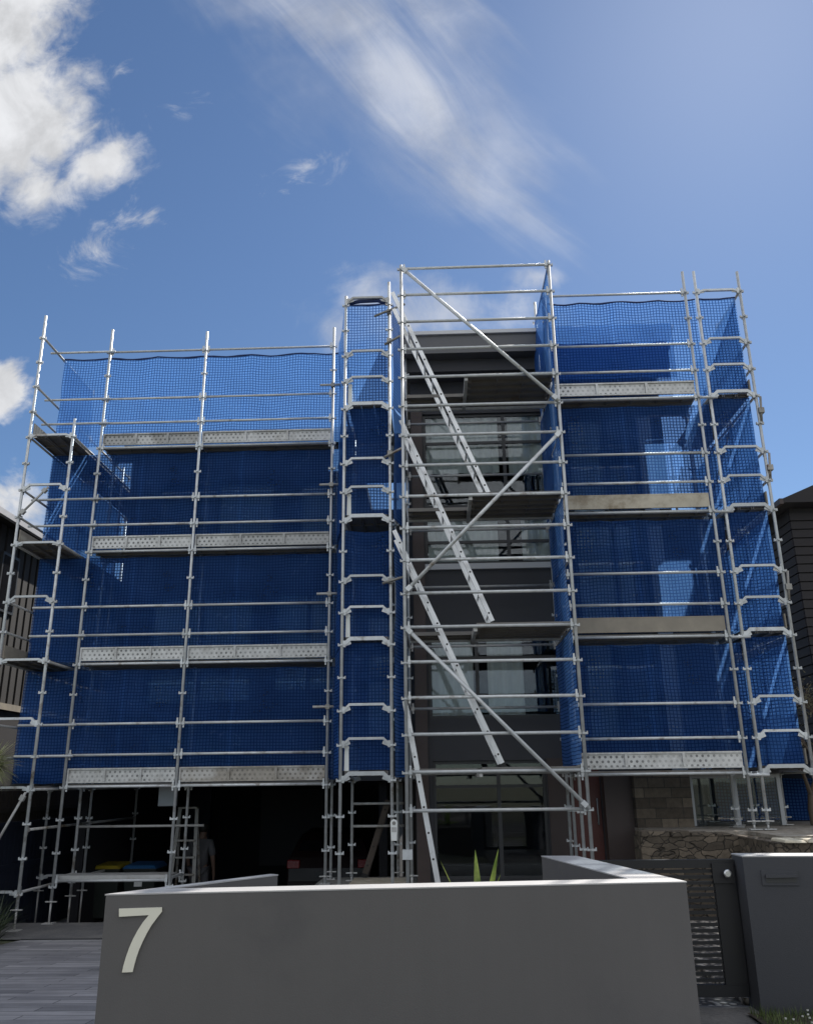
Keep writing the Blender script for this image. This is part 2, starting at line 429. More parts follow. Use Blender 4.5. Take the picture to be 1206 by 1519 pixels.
# ------------------------------------------------------------------ sun, sky, clouds
SUN = Vector((.5, 1, 1.18)).normalized()
el = math.asin(SUN.z); az = math.atan2(SUN.x, SUN.y)
sl = bpy.data.lights.new('sun', 'SUN'); sl.energy = 4.6; sl.angle = R(.53); sl.color = (1, .95, .88)
so = bpy.data.objects.new('sun', sl); COL.objects.link(so); so.rotation_euler = (-SUN).to_track_quat('-Z', 'Y').to_euler(); so.location = (10, 20, 30)

world = bpy.data.worlds.new('World'); scene.world = world; world.use_nodes = True
wn = N(world.node_tree); bg = world.node_tree.nodes['Background']
sky = wn.new('ShaderNodeTexSky', sky_type='NISHITA'); sky.sun_disc = False
sky.sun_elevation = el; sky.sun_rotation = az; sky.altitude = 0; sky.air_density = 1.0; sky.dust_density = .2; sky.ozone_density = 4.0
dirv = wn.new('ShaderNodeTexCoord').outputs['Generated']
d = wn.sep(dirv); yy = wn.m('MAXIMUM', d[1], .02)
U_ = wn.m('DIVIDE', d[0], yy); V_ = wn.m('DIVIDE', d[2], yy)
P_ = wn.xyz(U_, V_, 0)
ahead = wn.smooth(d[1], .1, .25)
def uvp(px, py):
    r = ray(px, py); return (r.x/r.y, r.z/r.y)
def blob(px, py, rx, ry, ang=0):
    """soft ellipse of the sky around the direction of a photo point; 1 in its middle, 0 at its rim"""
    cu, cv = uvp(px, py); k = 1/1060
    ca, sa = math.cos(R(ang)), math.sin(R(ang))
    du = wn.m('SUBTRACT', U_, cu); dv = wn.m('SUBTRACT', V_, cv)
    a = wn.m('ADD', wn.m('MULTIPLY', du, ca), wn.m('MULTIPLY', dv, sa))
    b = wn.m('SUBTRACT', wn.m('MULTIPLY', dv, ca), wn.m('MULTIPLY', du, sa))
    a = wn.m('DIVIDE', a, rx*k); b = wn.m('DIVIDE', b, ry*k)
    r = wn.m('SQRT', wn.m('ADD', wn.m('MULTIPLY', a, a), wn.m('MULTIPLY', b, b)))
    return wn.m('SUBTRACT', 1, r)
def union(*bs):
    o = bs[0]
    for b in bs[1:]: o = wn.m('MAXIMUM', o, b)
    return o
fbm = wn.noise(P_, 7, 9, .62, .6)
fbm2 = wn.noise(wn.vm('ADD', P_, (3.7, 1.1, 0)), 16, 8, .6, .9)
fb = wn.m('ADD', wn.m('MULTIPLY', wn.m('SUBTRACT', fbm, .5), 4.2), wn.m('MULTIPLY', wn.m('SUBTRACT', fbm2, .5), 1.8))
cum = union(blob(-45, 20, 205, 320), blob(5, 175, 180, 165, -20), wn.m('MULTIPLY', blob(145, 245, 55, 85, -70), .6), wn.m('MULTIPLY', blob(55, 285, 75, 75), .6), blob(-90, 260, 150, 90))
fbe = wn.m('ADD', wn.m('MULTIPLY', wn.m('SUBTRACT', fbm, .5), 2.4), wn.m('ADD', wn.m('MULTIPLY', wn.m('SUBTRACT', fbm2, .5), 2.4), wn.m('MULTIPLY', wn.m('SUBTRACT', wn.noise(P_, 45, 6, .65), .5), .8)))
cumd = wn.smooth(wn.m('ADD', wn.m('MULTIPLY', cum, 2.6), wn.m('MULTIPLY', fbe, .85)), -.2, 1.3)
low = union(blob(-10, 585, 62, 60), blob(-10, 745, 80, 80), blob(20, 800, 60, 40))
lowd = wn.smooth(wn.m('ADD', wn.m('MULTIPLY', low, 1.5), wn.m('MULTIPLY', fb, 1.0)), .05, 1.1)
fbw = wn.m('ADD', wn.m('MULTIPLY', wn.m('SUBTRACT', wn.noise(P_, 11, 9, .68, 1.6), .5), 4.0), wn.m('MULTIPLY', wn.m('SUBTRACT', fbm2, .5), 1.0))
wisp = union(blob(145, 375, 75, 60, -40), wn.m('MULTIPLY', blob(258, 170, 72, 50, 30), .6), blob(455, 248, 45, 60, -60), wn.m('MULTIPLY', blob(205, 320, 50, 50), .7),
             wn.m('MULTIPLY', blob(180, 105, 40, 30), .45), wn.m('MULTIPLY', blob(400, 265, 50, 25, 20), .35))
wispd = wn.m('MULTIPLY', wn.smooth(wn.m('ADD', wn.m('MULTIPLY', wisp, 1.0), wn.m('MULTIPLY', fbw, 1.0)), .25, 1.9), .72)
hz = union(blob(640, 470, 250, 75), blob(540, 430, 90, 55), blob(800, 410, 60, 30))
hzd = wn.m('MULTIPLY', wn.smooth(wn.m('ADD', wn.m('MULTIPLY', hz, 1.3), wn.m('MULTIPLY', fb, .7)), .1, 1.5), .6)
# cirrus: fibres swept down to the right
def rot_uv(ang, sx, sy):
    ca, sa = math.cos(R(ang)), math.sin(R(ang))
    a = wn.m('ADD', wn.m('MULTIPLY', U_, ca), wn.m('MULTIPLY', V_, sa)); b = wn.m('SUBTRACT', wn.m('MULTIPLY', V_, ca), wn.m('MULTIPLY', U_, sa))
    return wn.xyz(wn.m('MULTIPLY', a, sx), wn.m('MULTIPLY', b, sy), 0)
fib = wn.noise(rot_uv(-50, 1.5, 7), 1.5, 8, .58, .9)
soft = wn.noise(P_, 3.2, 5, .55, .4)
cir = union(blob(625, 130, 330, 120, -50), blob(470, 25, 300, 105, -18), blob(735, 255, 230, 95, -56), wn.m('MULTIPLY', blob(640, 20, 200, 110, -40), .9))
cird = wn.smooth(wn.m('ADD', wn.m('MULTIPLY', cir, 1.0), wn.m('ADD', wn.m('MULTIPLY', wn.m('SUBTRACT', fib, .5), 2.0), wn.m('MULTIPLY', wn.m('SUBTRACT', soft, .5), 1.5))), -.05, 1.35)
veil = wn.smooth(wn.m('ADD', blob(600, 130, 460, 210, -46), wn.m('ADD', wn.m('MULTIPLY', wn.m('SUBTRACT', soft, .5), 1.6), wn.m('MULTIPLY', wn.m('SUBTRACT', fib, .5), 1.2))), .0, 1.2)
cird = wn.m('ADD', wn.m('MULTIPLY', cird, .36), wn.m('MULTIPLY', veil, .30), clamp=True)
clear = wn.m('SUBTRACT', 1, union(cumd, lowd))
tot = wn.m('SUBTRACT', 1, wn.m('MULTIPLY', wn.m('MULTIPLY', clear, wn.m('SUBTRACT', 1, wispd)), wn.m('MULTIPLY', wn.m('SUBTRACT', 1, hzd), wn.m('SUBTRACT', 1, cird))))
tot = wn.m('MULTIPLY', tot, ahead)
# unseen cloud added behind and beside the street as neutral fill light
rest = wn.smooth(wn.noise(dirv, 2.6, 8, .6, .3), .36, .56)
rest = wn.m('MULTIPLY', wn.m('MULTIPLY', rest, wn.m('SUBTRACT', 1, ahead)), wn.smooth(d[2], .02, .2))
tot = wn.m('ADD', tot, rest, clamp=True)
SKYK, CLK = .66, 5.6
skyc = wn.mix(1.0, sky.outputs[0], (.90, .985, 1.06), 'MULTIPLY')
skyc = wn.vm('SCALE', skyc, SKYK)
shade = wn.m('MULTIPLY_ADD', wn.smooth(wn.noise(P_, 5.5, 8, .62, .5), .3, .7), -.38, 1.08)
cloudk = wn.m('MULTIPLY_ADD', wn.m('SUBTRACT', 1, ahead), 3.4, CLK)      # added fill cloud, facing the sun, behind the camera, is brighter
cloudc = wn.vm('SCALE', wn.xyz(1.0, 1.015, 1.05), wn.m('MULTIPLY', shade, cloudk))
wn.put(bg.inputs['Color'], wn.mix(tot, skyc, cloudc)); bg.inputs['Strength'].default_value = .10

scene.view_settings.view_transform = 'Standard'; scene.view_settings.look = 'None'
scene.view_settings.exposure = 0.5; scene.view_settings.gamma = 1
scene.cycles.transparent_max_bounces = 24
scene.cycles.max_bounces = 8
scene.cycles.use_denoising = True
# ------------------------------------------------------------------ levels of the scaffold
NODE = .495
ZL, ZM, ZR, ZT = 1.62, 1.67, 1.698, 1.753
AX, BX, CX, YL = -6.066, -4.219, -1.772, 14.214
M1X, M2X, YM = -1.405, -.651, 12.876
T1X, T2X, YT, YTR = -.404, 2.014, 11.953, 13.78
P0X, P1X, P2X, P3X, YR = 2.05, 4.459, 4.654, 5.396, 12.824
S1X, S2X, YS = -7.07, -6.29, 13.55
G_DRIVE, G_PORCH, G_GARDEN = -.40, .13, .93

# ------------------------------------------------------------------ scaffold pieces
def standard(par, x, y, z0, z1, node0, ground=None, m='galvanised'):
    b = MB(); b.tube([(x, y, z0), (x, y, z1)], .0242, 12)
    k = math.ceil((z0+.06-node0)/NODE)
    while node0+k*NODE < z1-.03:
        z = node0+k*NODE
        b.box((x-.062, y-.017, z-.028), (x+.062, y+.017, z+.0)); b.box((x-.017, y-.062, z-.0265), (x+.017, y+.062, z-.0015))
        b.box((x-.062, y-.014, z+.0), (x-.047, y+.014, z+.016)); b.box((x+.047, y-.014, z+.0), (x+.062, y+.014, z+.016))
        k += 1
    o = b.build('standard', m, par)
    if ground is not None:
        j = MB(); j.tube([(x, y, ground+.012), (x, y, z0+.0)], .0165, 8); j.box((x-.085, y-.085, ground), (x+.085, y+.085, ground+.012))
        zn = max(ground+.1, z0-.03); j.tube([(x, y, zn), (x, y, zn+.025)], .033, 8); j.box((x-.09, y-.011, zn+.004), (x+.09, y+.011, zn+.021))
        j.build('base_jack', 'galv_old', o)
    return o
def ledger(par, p, q, r=.0215, m='galvanised', wedge=True, name='ledger'):
    p, q = Vector(p), Vector(q); d = (q-p).normalized(); b = MB()
    e = .03 if wedge else 0
    b.tube([p+d*e, q-d*e], r, 10)
    if wedge:
        for c, s in ((p, 1), (q, -1)):
            c2 = c+d*s*.052
            b.bar(c2-d*.02, c2+d*.022, .048, .06); b.bar(c2+Vector((0, 0, -.075)), c2+Vector((0, 0, .085)), .016, .026, up=d)
    return b.build(name, m, par)
def arch(par, p, q, m='galvanised', rise=.085, thick=.04, name='transom'):
    """return transom: a flat bar that rises from the cups at both posts"""
    p, q = Vector(p), Vector(q); d = (q-p).normalized(); u = Vector((0, 0, 1)); b = MB()
    L = (q-p).length; a1, a2 = p+d*.035, p+d*.125+u*rise; b1, b2 = q-d*.035, q-d*.125+u*rise
    b.bar(a1, a2, .042, thick*.85); b.bar(a2-d*.012, b2+d*.012, .044, thick*.9); b.bar(b2, b1, .042, thick*.85)
    for c in (a1, b1): b.bar(c-u*.045, c+u*.055, .05, .04, up=d)
    for c, s in ((a1, 1), (b1, -1)): b.bar(c+d*s*.02, c+d*s*.1+u*(rise*.35), .012, .05)
    return b.build(name, m, par)
def brace(par, p, q, m='galvanised', r=.0242, name='brace'):
    b = MB(); p, q = Vector(p), Vector(q); b.tube([p, q], r, 10); d = (q-p).normalized()
    for c, s in ((p, 1), (q, -1)): b.bar(c+d*s*.05-Vector((0, .0, 0)), c+d*s*.13, .07, .06, up=(0, 1, 0))
    return b.build(name, m, par)
def platform(par, x0, x1, y0, y1, z, along='x', n=3, m='plank_steel', gap=.012):
    """steel planks side by side, with folded lips and ribs underneath"""
    b = MB(); w = ((y1-y0) if along == 'x' else (x1-x0)-0)/n
    for i in range(n):
        dz = random.uniform(-.004, .004)
        if along == 'x':
            a, c = y0+i*w+gap/2, y0+(i+1)*w-gap/2
            b.box((x0, a, z-.012+dz), (x1, c, z+dz))
            for yy in (a, c-.018): b.box((x0, yy, z-.055+dz), (x1, yy+.018, z-.012+dz))
            k = x0+.05
            while k < x1: b.box((k, a+.018, z-.04+dz), (k+.02, c-.018, z-.012+dz)); k += .42
        else:
            a, c = x0+i*w+gap/2, x0+(i+1)*w-gap/2
            b.box((a, y0, z-.012+dz), (c, y1, z+dz))
            for xx in (a, c-.018): b.box((xx, y0, z-.055+dz), (xx+.018, y1, z-.012+dz))
            k = y0+.05
            while k < y1: b.box((a+.018, k, z-.04+dz), (c-.018, k+.02, z-.012+dz)); k += .42
    return b.build('platform', m, par)
def toe_board(par, x0, x1, y, z, m='toe_steel', h=.225, ribs=(), plain=False):
    b = MB(); o = 0
    t = .035 if plain else .012
    pts = [(x0, y-t/2, z), (x1, y-t/2, z), (x1, y+t/2, z), (x0, y+t/2, z), (x0, y-t/2, z+h), (x1, y-t/2, z+h), (x1, y+t/2, z+h), (x0, y+t/2, z+h)]
    b.hexa(pts)
    b.uv[2] = [(0, 0), (x1-x0, 0), (x1-x0, h), (0, h)]      # the front face
    if not plain:
        b.box((x0, y-.03, z+h-.022), (x1, y-t/2-.0005, z+h+.003)); b.box((x0, y-.03, z-.003), (x1, y-t/2-.0005, z+.02))
        for f in ribs:
            xx = x0+(x1-x0)*f; b.box((xx-.02, y-.034, z+.021), (xx+.02, y-t/2-.0006, z+h-.023))
        b.box((x0, y-.03, z+.0205), (x0+.025, y-t/2-.0007, z+h-.0225))
    else:
        b.box((x0, y-t/2-.002, z+h-.012), (x1, y+t/2+.002, z+h+.006))
    return b.build('toe_board', m, par)

# ------------------------------------------------------------------ debris nets
NETG = 'blue debris nets tied to the scaffolding'
def net(a, b, z0, z1, label, m='debris_net', amp=.040, sag=.045, ties=3, seed=0, hem=False, slack=.03):
    (ax, ay), (bx, by) = a, b
    L = math.hypot(bx-ax, by-ay); H = z1-z0; dx, dy = (bx-ax)/L, (by-ay)/L; nx, ny = dy, -dx
    nu, nv = max(6, int(L/.08)), max(10, int(H/.09))
    def edge_top(u):
        return -sag*abs(math.sin(math.pi*u*ties))*(.5+.5*mnoise.noise(Vector((u*ties*1.3, seed, 2.2)))) - .012
    def edge_bot(u):
        return slack*mnoise.noise(Vector((u*L*1.4, seed*3.1, 7)))
    def fn(u, v):
        w = mnoise.noise(Vector((u*L*.9, v*H*.5, seed)))*1.0+mnoise.noise(Vector((u*L*2.6, v*H*1.1, seed+9)))*.5+mnoise.noise(Vector((u*L*7, v*H*2, seed+4)))*.16
        w += .7*abs(mnoise.noise(Vector((u*L*1.1+v*H*.8, v*H*.35-u*L*.3, seed+2))))-.2
        w *= amp*(.35+math.sin(math.pi*min(max(v, 0), 1))*.65+.2)
        z = z0+H*v+edge_top(u)*v+edge_bot(u)*(1-v)
        z += .02*v*(1-v)*mnoise.noise(Vector((u*L*1.5, v*3, seed+5)))
        s = .012*mnoise.noise(Vector((v*H*1.7, seed, 4)))*(1 if u in (0, 1) else .6)
        return (ax+dx*(u*L+s)+nx*w, ay+dy*(u*L+s)+ny*w, z)
    mb = MB(); mb.grid(fn, nu, nv, lambda u, v: (u*L+seed*.013, v*H))
    o = mb.build('debris_net', m, None, base=((ax+bx)/2, (ay+by)/2, z0))
    tag(o, label, 'netting', NETG)
    if hem:
        h = MB(); pts = []
        for i in range(int(L/.12)+1):
            u = i/int(L/.12); x, y, z = fn(u, 1); pts.append((x, y-.008, z+.008+.012*mnoise.noise(Vector((u*L*4, seed, 1)))))
        h.tube(pts, [.013+.016*abs(mnoise.noise(Vector((p[0]*2.1, p[1]*2.1, seed)))) for p in pts], 7); h.build('hem', 'hem_blue', o)
    return o

# ------------------------------------------------------------------ scaffold on the low wing
sc = thing('scaffold', 'wide two bay scaffold with perforated toe boards on the low wing, above the open garage', 'scaffolding', ((AX+CX)/2, YL, G_DRIVE), 'scaffolding round the house')
for x, top in ((AX, 10.03), (BX, 9.93), (CX, 9.94)):
    standard(sc, x, YL, -.07, top, ZL, G_DRIVE if x < -2 else G_PORCH-.0)
    standard(sc, x, YL+.73, -.07, 7.7, ZL, -.515 if x < -2 else G_PORCH-.0)
for t in (8, 7, 6.5, 6, 5, 4.5, 4, 3, 2.5, 2, 1, .5, 0):
    z = ZL+t*.99
    ledger(sc, (AX, YL, z), (BX, YL, z)); ledger(sc, (BX, YL, z), (CX, YL, z))
    if t not in (0, 2, 4, 6): ledger(sc, (AX-1.13 if t > 3 else AX-.86, YL-.045, z-.01), (AX+.12, YL-.045, z-.01), wedge=False, name='return_ledger')
for k in range(4):
    z = ZL+k*1.98
    for x in (AX, BX, CX): arch(sc, (x, YL, z), (x, YL+.73, z))
    ledger(sc, (AX, YL+.73, z), (BX, YL+.73, z)); ledger(sc, (BX, YL+.73, z), (CX, YL+.73, z))
    platform(sc, AX+.03, BX-.03, YL+.045, YL+.69, z+.045); platform(sc, BX+.03, CX-.03, YL+.045, YL+.69, z+.045)
    m2 = 'toe_dusty' if k == 0 else 'toe_steel'
    toe_board(sc, AX+.035, BX-.035, YL+.03, z+.06, 'toe_steel', ribs=(.345, .68))
    toe_board(sc, BX+.035, CX-.035, YL+.03, z+.06, m2, ribs=(.34, .665))
for z, px0, px1, py in ((8.8, 475, 510, 571), (6.7, 474, 508, 719), (4.7, 470, 506, 881), (2.75, 464, 504, 1049)):
    p, q = at(px0, py, YL-.06), at(px1, py, YL-.06); ledger(sc, p, (q.x, q.y, p.z), wedge=False, name='tie_tube', m='galv_old')
    c = MB(); c.cbox((CX, YL-.035, p.z), (.07, .09, .075)); c.build('coupler', 'clamp_steel', sc)
ledger(sc, (AX, YL, .21), (BX, YL, .21)); ledger(sc, (AX, YL+.73, .21), (BX, YL+.73, .21)); arch(sc, (AX, YL, .21), (AX, YL+.73, .21), rise=.03); arch(sc, (BX, YL, .21), (BX, YL+.73, .21), rise=.03)
platform(sc, AX+.05, BX-.03, YL+.04, YL+.5, .285, n=2, m='galv_old')
ledger(sc, (AX, YL+.73, .98), (BX+.3, YL+.73, .98), m='galv_old', wedge=False)

# side run beside the neighbour
ss = thing('scaffold', 'narrow scaffold run standing outside the lower wing beside the brown neighbouring house', 'scaffolding', ((S1X+S2X)/2, YS, G_DRIVE), 'scaffolding round the house')
for i, y in enumerate((YS, YS+2.44, YS+4.88)):
    gz = (-.40, -.705, -.80)[i]; standard(ss, S1X, y, -.1, 9.97 if i < 1 else 7.8, ZL-.03, gz); standard(ss, S2X, y, -.1, 7.86, ZL-.03, gz)
    for k in range(4):
        z = ZL-.03+k*1.98
        arch(ss, (S1X, y, z), (S2X, y, z), rise=.03)
        if i == 0 and k < 3: arch(ss, (S1X, y, z+.99), (S2X, y, z+.99))
    arch(ss, (S1X, y, .1), (S2X, y, .1), rise=.03)
for a, b in ((YS, YS+2.44), (YS+2.44, YS+4.88)):
    for k in range(4):
        z = ZL-.03+k*1.98
        ledger(ss, (S1X, a, z), (S1X, b, z), m='galv_old'); ledger(ss, (S2X, a, z), (S2X, b, z), m='galv_old')
        platform(ss, S1X+.05, S2X-.05, a+.04, b-.03, z+.05, along='y')
        ledger(ss, (S1X, a, z+.495), (S1X, b, z+.495), m='galv_old'); ledger(ss, (S1X, a, z+.99), (S1X, b, z+.99), m='galv_old')
        tb = MB(); tb.box((S1X+.03, a+.04, z+.06), (S1X+.045, b-.04, z+.28)); tb.build('toe_board', 'timber_old', ss)
    ledger(ss, (S2X, a, 1.0), (S2X, b, 1.0), m='galv_old'); ledger(ss, (S2X, a, .12), (S2X, b, .12), m='galv_old')
ledger(ss, (S1X, YS, 9.53), (S1X, YS+2.44, 9.53), m='galv_old')
p, q = at(28, 765, YS-.05), at(72, 722, YS-.05); brace(ss, p, q, 'galv_old', .02)
p, q = at(0, 1242, YS-.05), at(38, 1176, YS-.05); brace(ss, p+(p-q)*.6, q, 'galv_old', .02)

# ------------------------------------------------------------------ narrow bay
sm = thing('scaffold', 'narrow one bay scaffold column between the wide scaffold and the ladder tower', 'scaffolding', ((M1X+M2X)/2, YM, G_PORCH), 'scaffolding round the house')
YM2 = YM+1.83
for x, top in ((M1X, 9.77), (M2X, 10.03)):
    standard(sm, x, YM, .19, top, ZM, G_PORCH); standard(sm, x, YM2, .19, 7.8, ZM, G_PORCH)
for k in range(4):
    z = ZM+k*1.98
    for dz in (0, .495, .99):
        if dz == 0: arch(sm, (M1X, YM, z), (M2X, YM, z), thick=.065)
        else: arch(sm, (M1X, YM, z+dz), (M2X, YM, z+dz))
    arch(sm, (M1X, YM2, z), (M2X, YM2, z))
    for x in (M1X, M2X): ledger(sm, (x, YM, z), (x, YM2, z), m='galv_old')
    ledger(sm, (M1X, YM, z+.99), (M1X, YM2, z+.99), m='galv_old')
    platform(sm, M1X+.05, M2X-.05, YM+.06, YM2-.04, z+.12, along='y')
    tb = MB(); tb.hexa([(M1X+.045, YM+.07, z+.125), (M1X+.115, YM+.07, z+.125), (M1X+.115, YM2-.1, z+.125), (M1X+.045, YM2-.1, z+.125), (M1X+.05, YM+.07, z+.46), (M1X+.11, YM+.07, z+.46), (M1X+.11, YM2-.1, z+.46), (M1X+.05, YM2-.1, z+.46)])
    tb.tube([(M1X+.08, YM+.065, z+.455), (M1X+.08, YM2-.1, z+.455)], .038, 10); tb.build('toe_board', 'tag_white', sm)
arch(sm, (M1X, YM, ZM+7.99), (M2X, YM, ZM+7.99), m='galv_old', rise=.07)
b = MB(); b.tube([(M1X+.05, YM+.05, 9.66), (M1X+.25, YM+.06, 9.70), (M2X-.2, YM+.05, 9.70), (M2X, YM+.05, 9.62)], .035, 8); b.build('rolled_net', 'hem_blue', sm)
for py, dx0, dx1, dyz in ((462, -.28, .26, .14), (505, -.1, .25, .12), (672, -.1, .25, .12), (862, -.12, .2, .06)):
    c = at(579, py, YM-.05); ledger(sm, (c.x+dx0, c.y, c.z-dyz*.6), (c.x+dx1, c.y-.1, c.z+dyz*.6), wedge=False, name='tie_tube', m='clamp_steel')
    cb = MB(); cb.cbox((M2X, YM-.03, c.z), (.075, .1, .08)); cb.build('coupler', 'clamp_steel', sm)
for z in (.95, 1.3): ledger(sm, (M1X, YM2, z), (M2X+.1, YM2, z), wedge=False, m='galv_old')

# ------------------------------------------------------------------ ladder tower
st = thing('scaffold', 'tall open access tower with ladders zigzagging between its platforms and long diagonal braces', 'scaffolding', ((T1X+T2X)/2, YT, G_PORCH), 'scaffolding round the house')
for x in (T1X, T2X):
    standard(st, x, YT, .3, ZT+8*.99+.07, ZT, G_PORCH)
    standard(st, x, YTR, .3, 10.1 if x > 0 else 9.4, ZT, G_PORCH)
for i in range(18):
    z = ZT+(8-.5*i)*.99
    ledger(st, (T1X, YT, z), (T2X, YT, z), .0235)
    if i % 2 == 0 and i not in (0, 1, 2): ledger(st, (T1X, YT, z), (T1X, YTR, z), m='galv_old')
    if i % 2 == 0 and i not in (1, 2): ledger(st, (T2X, YT, z), (T2X, YTR, z), m='galv_old')
for t in (0, 1, 2, 3, 4, 5, 6, 6.5): ledger(st, (T1X, YTR, ZT+t*.99), (T2X, YTR, ZT+t*.99), m='galv_old')
for k in range(4):
    z = ZT+k*1.98
    platform(st, .62, T2X-.04, YT+.03, YT+1.17, z+.05, n=5)
    platform(st, T1X+.04, .60, YT+.72, YT+1.17, z+.05, n=2)
    hb = MB(); hb.bar((.60, YT+.02, z-.03), (.60, YT+1.2, z-.03), .05, .085); hb.build('hatch_bearer', 'galv_old', st)
    hb = MB(); hb.bar((T1X+.04, YT+1.22, z-.0), (T2X-.04, YT+1.22, z-.0), .04, .06); hb.build('hatch_bearer', 'galvanised', st)
brz = lambda t: ZT+t*.99
brace(st, (T1X, YT-.05, brz(8)), (T2X, YT-.05, brz(5.5)), r=.028)
brace(st, (T2X, YT-.05, brz(5)), (T1X, YT-.05, brz(2.5)), r=.028)
brace(st, (T1X, YT-.05, brz(2)), (T2X, YT-.05, brz(-.5)), r=.028)
c = at(603, 1268, YT); cb = MB(); cb.cbox((T1X, YT-.03, c.z), (.13, .1, .12)); cb.build('coupler', 'galvanised', st)

# ------------------------------------------------------------------ scaffold on the high wing and its end run
sr = thing('scaffold', 'wide single scaffold bay with two plain timber toe boards, right of the ladder tower', 'scaffolding', ((P0X+P1X)/2, YR, G_GARDEN), 'scaffolding round the house')
for x, g, z0 in ((P0X, G_PORCH, .21), (P1X, G_GARDEN, 1.0)):
    standard(sr, x, YR, z0, 10.03 if x > 3 else 9.7, ZR, g); standard(sr, x, YR+.73, z0, 7.8, ZR, g)
for t in (8, 7, 6.5, 6, 5, 4.5, 4, 3, 2.5, 2, 1, .5, 0): ledger(sr, (P0X, YR, ZR+t*.99), (P1X, YR, ZR+t*.99))
for k in range(4):
    z = ZR+k*1.98
    for x in (P0X, P1X): arch(sr, (x, YR, z), (x, YR+.73, z))
    ledger(sr, (P0X, YR+.73, z), (P1X, YR+.73, z), m='galv_old')
    platform(sr, P0X+.03, P1X-.03, YR+.045, YR+.69, z+.045)
    toe_board(sr, P0X+.035, P1X-.035, YR+.03, z+.075, ('toe_steel', 'timber_old', 'timber_board', 'toe_steel')[k], ribs=((.285, .64) if k == 0 else (.31, .66)), plain=k in (1, 2))
se = thing('scaffold', 'narrow end scaffold on the outer corner of the tall wing, beside the dark neighbour', 'scaffolding', ((P2X+P3X)/2, YR, G_GARDEN), 'scaffolding round the house')
for i, y in enumerate((YR, YR+1.27, YR+2.49)):
    for x, top in ((P2X, 10.03), (P3X, 10.0)):
        standard(se, x, y, 1.0, top if i == 0 else 7.8, ZR, G_GARDEN)
    for k in range(4):
        z = ZR+k*1.98
        arch(se, (P2X, y, z), (P3X, y, z), thick=.06)
        if i == 0:
            arch(se, (P2X, y, z+.495), (P3X, y, z+.495)); arch(se, (P2X, y, z+.99), (P3X, y, z+.99))
        if i:
            for x in (P2X, P3X): ledger(se, (x, y-1.27 if i == 1 else y-1.22, z), (x, y, z), m='galv_old')
            for dz in (.495, .99): ledger(se, (P3X, y-1.27 if i == 1 else y-1.22, z+dz), (P3X, y, z+dz), m='galv_old')
            platform(se, P2X+.05, P3X-.05, y-1.14, y-.04, z+.1, along='y')
            tb = MB(); tb.box((P3X-.05, y-1.2, z+.11), (P3X-.03, y-.05, z+.33)); tb.build('toe_board', 'timber_old', se)
arch(se, (P2X, YR, ZR+7.92), (P3X, YR, ZR+7.92), rise=.03)
ledger(se, (P3X, YR, ZR+7.92), (P3X, YR+1.27, ZR+7.92), m='galv_old')
for z in (7.35, 6.35, 4.4):
    cb = MB(); cb.cbox((P3X+.035, YR-.02, z), (.09, .09, .09)); cb.tube([(P3X+.02, YR-.03, z-.2), (P3X+.06, YR-.03, z+.25)], .02, 8); cb.build('coupler', 'clamp_steel', se)
brace(se, (P2X+.05, YR+1.2, ZR+4.1), (P3X-.05, YR+1.2, ZR+5.8), 'galv_old', .018)
for z in (ZR, ZR+1.98, ZR+3.96, ZR+5.94): ledger(se, (P1X, YR-.04, z-.03), (P2X+.1, YR-.04, z-.03), wedge=False, name='tie_tube')

# ------------------------------------------------------------------ nets
ORD = ('lowest', 'second', 'third', 'topmost')
for k in range(4):
    z = ZL+k*1.98; w = ORD[k]; top = k == 3
    zb, zt = z+.06, z+1.98-.07
    net((-6.98, YL+.10), (-1.55, YL+.10), zb, zt, f'{w} lift of blue netting on the two bay scaffold above the garage' if not top else 'topmost wide blue net over the lower wing, sky shining through its grid', seed=11+k, ties=6, hem=top, sag=.07 if top else .03)
    net((-6.96, YL+.14), (-6.96, YL+(1.45, 3.6, 7, 7)[3-k]), zb, zt-.01, f'{w} lift of blue netting along the side scaffold beside the brown house', 'debris_net_side', seed=21+k, ties=2)
    z = ZM+k*1.98; zb, zt = z+.13, z+1.98+.05-(.16 if k == 1 else 0)
    net((M1X+.02, YM+.08), (M2X-.0, YM+.08), zb, zt, f'{w} lift of blue netting across the front of the narrow scaffold column', seed=31+k, ties=1 if k != 1 else .8, amp=.03, sag=.09 if k == 1 else .015, hem=top)
    net((M2X+.05, YM+.03), (T1X-.04, YM+.55), zb-.1, zt, f'{w} lift of blue netting between the narrow column and the ladder tower', 'debris_net_side', seed=41+k, ties=1)
    net((M1X-.04, YM+.12), (CX+.1, YL+.06), zb-.1, zt, f'{w} lift of blue netting between the wide two bay scaffold and narrow column', 'debris_net_side', seed=46+k, ties=1)
    z = ZR+k*1.98; zb, zt = z+.08, z+1.98-.08
    net((P0X-.02, YR+.10), (P2X-.01, YR+.10), zb, zt, f'{w} lift of blue netting on the wide bay of the tall wing', seed=51+k, ties=4, hem=top, sag=.06 if top else .03)
    net((P2X+.01, YR+.08), (P3X-.07, YR+.08), zb+.02, zt+(.10 if not top else 0), f'{w} lift of blue netting across the front of the narrow end scaffold', seed=61+k, ties=1, hem=top)
    net((P3X-.07, YR+.14), (P3X-.07, YR+(2.45, 3.6, 7, 7)[3-k]), zb+.03, zt-.02, f'{w} lift of blue netting facing the dark neighbouring building', 'debris_net_side', seed=71+k, ties=2)
    z = ZT+k*1.98
    net((T2X-.035, YT+.06), (T2X-.035, YTR-.03), z+.07, z+1.96, f'{w} lift of blue netting hung along the open side of the ladder tower', 'debris_net_side', seed=81+k, ties=1, amp=.05)
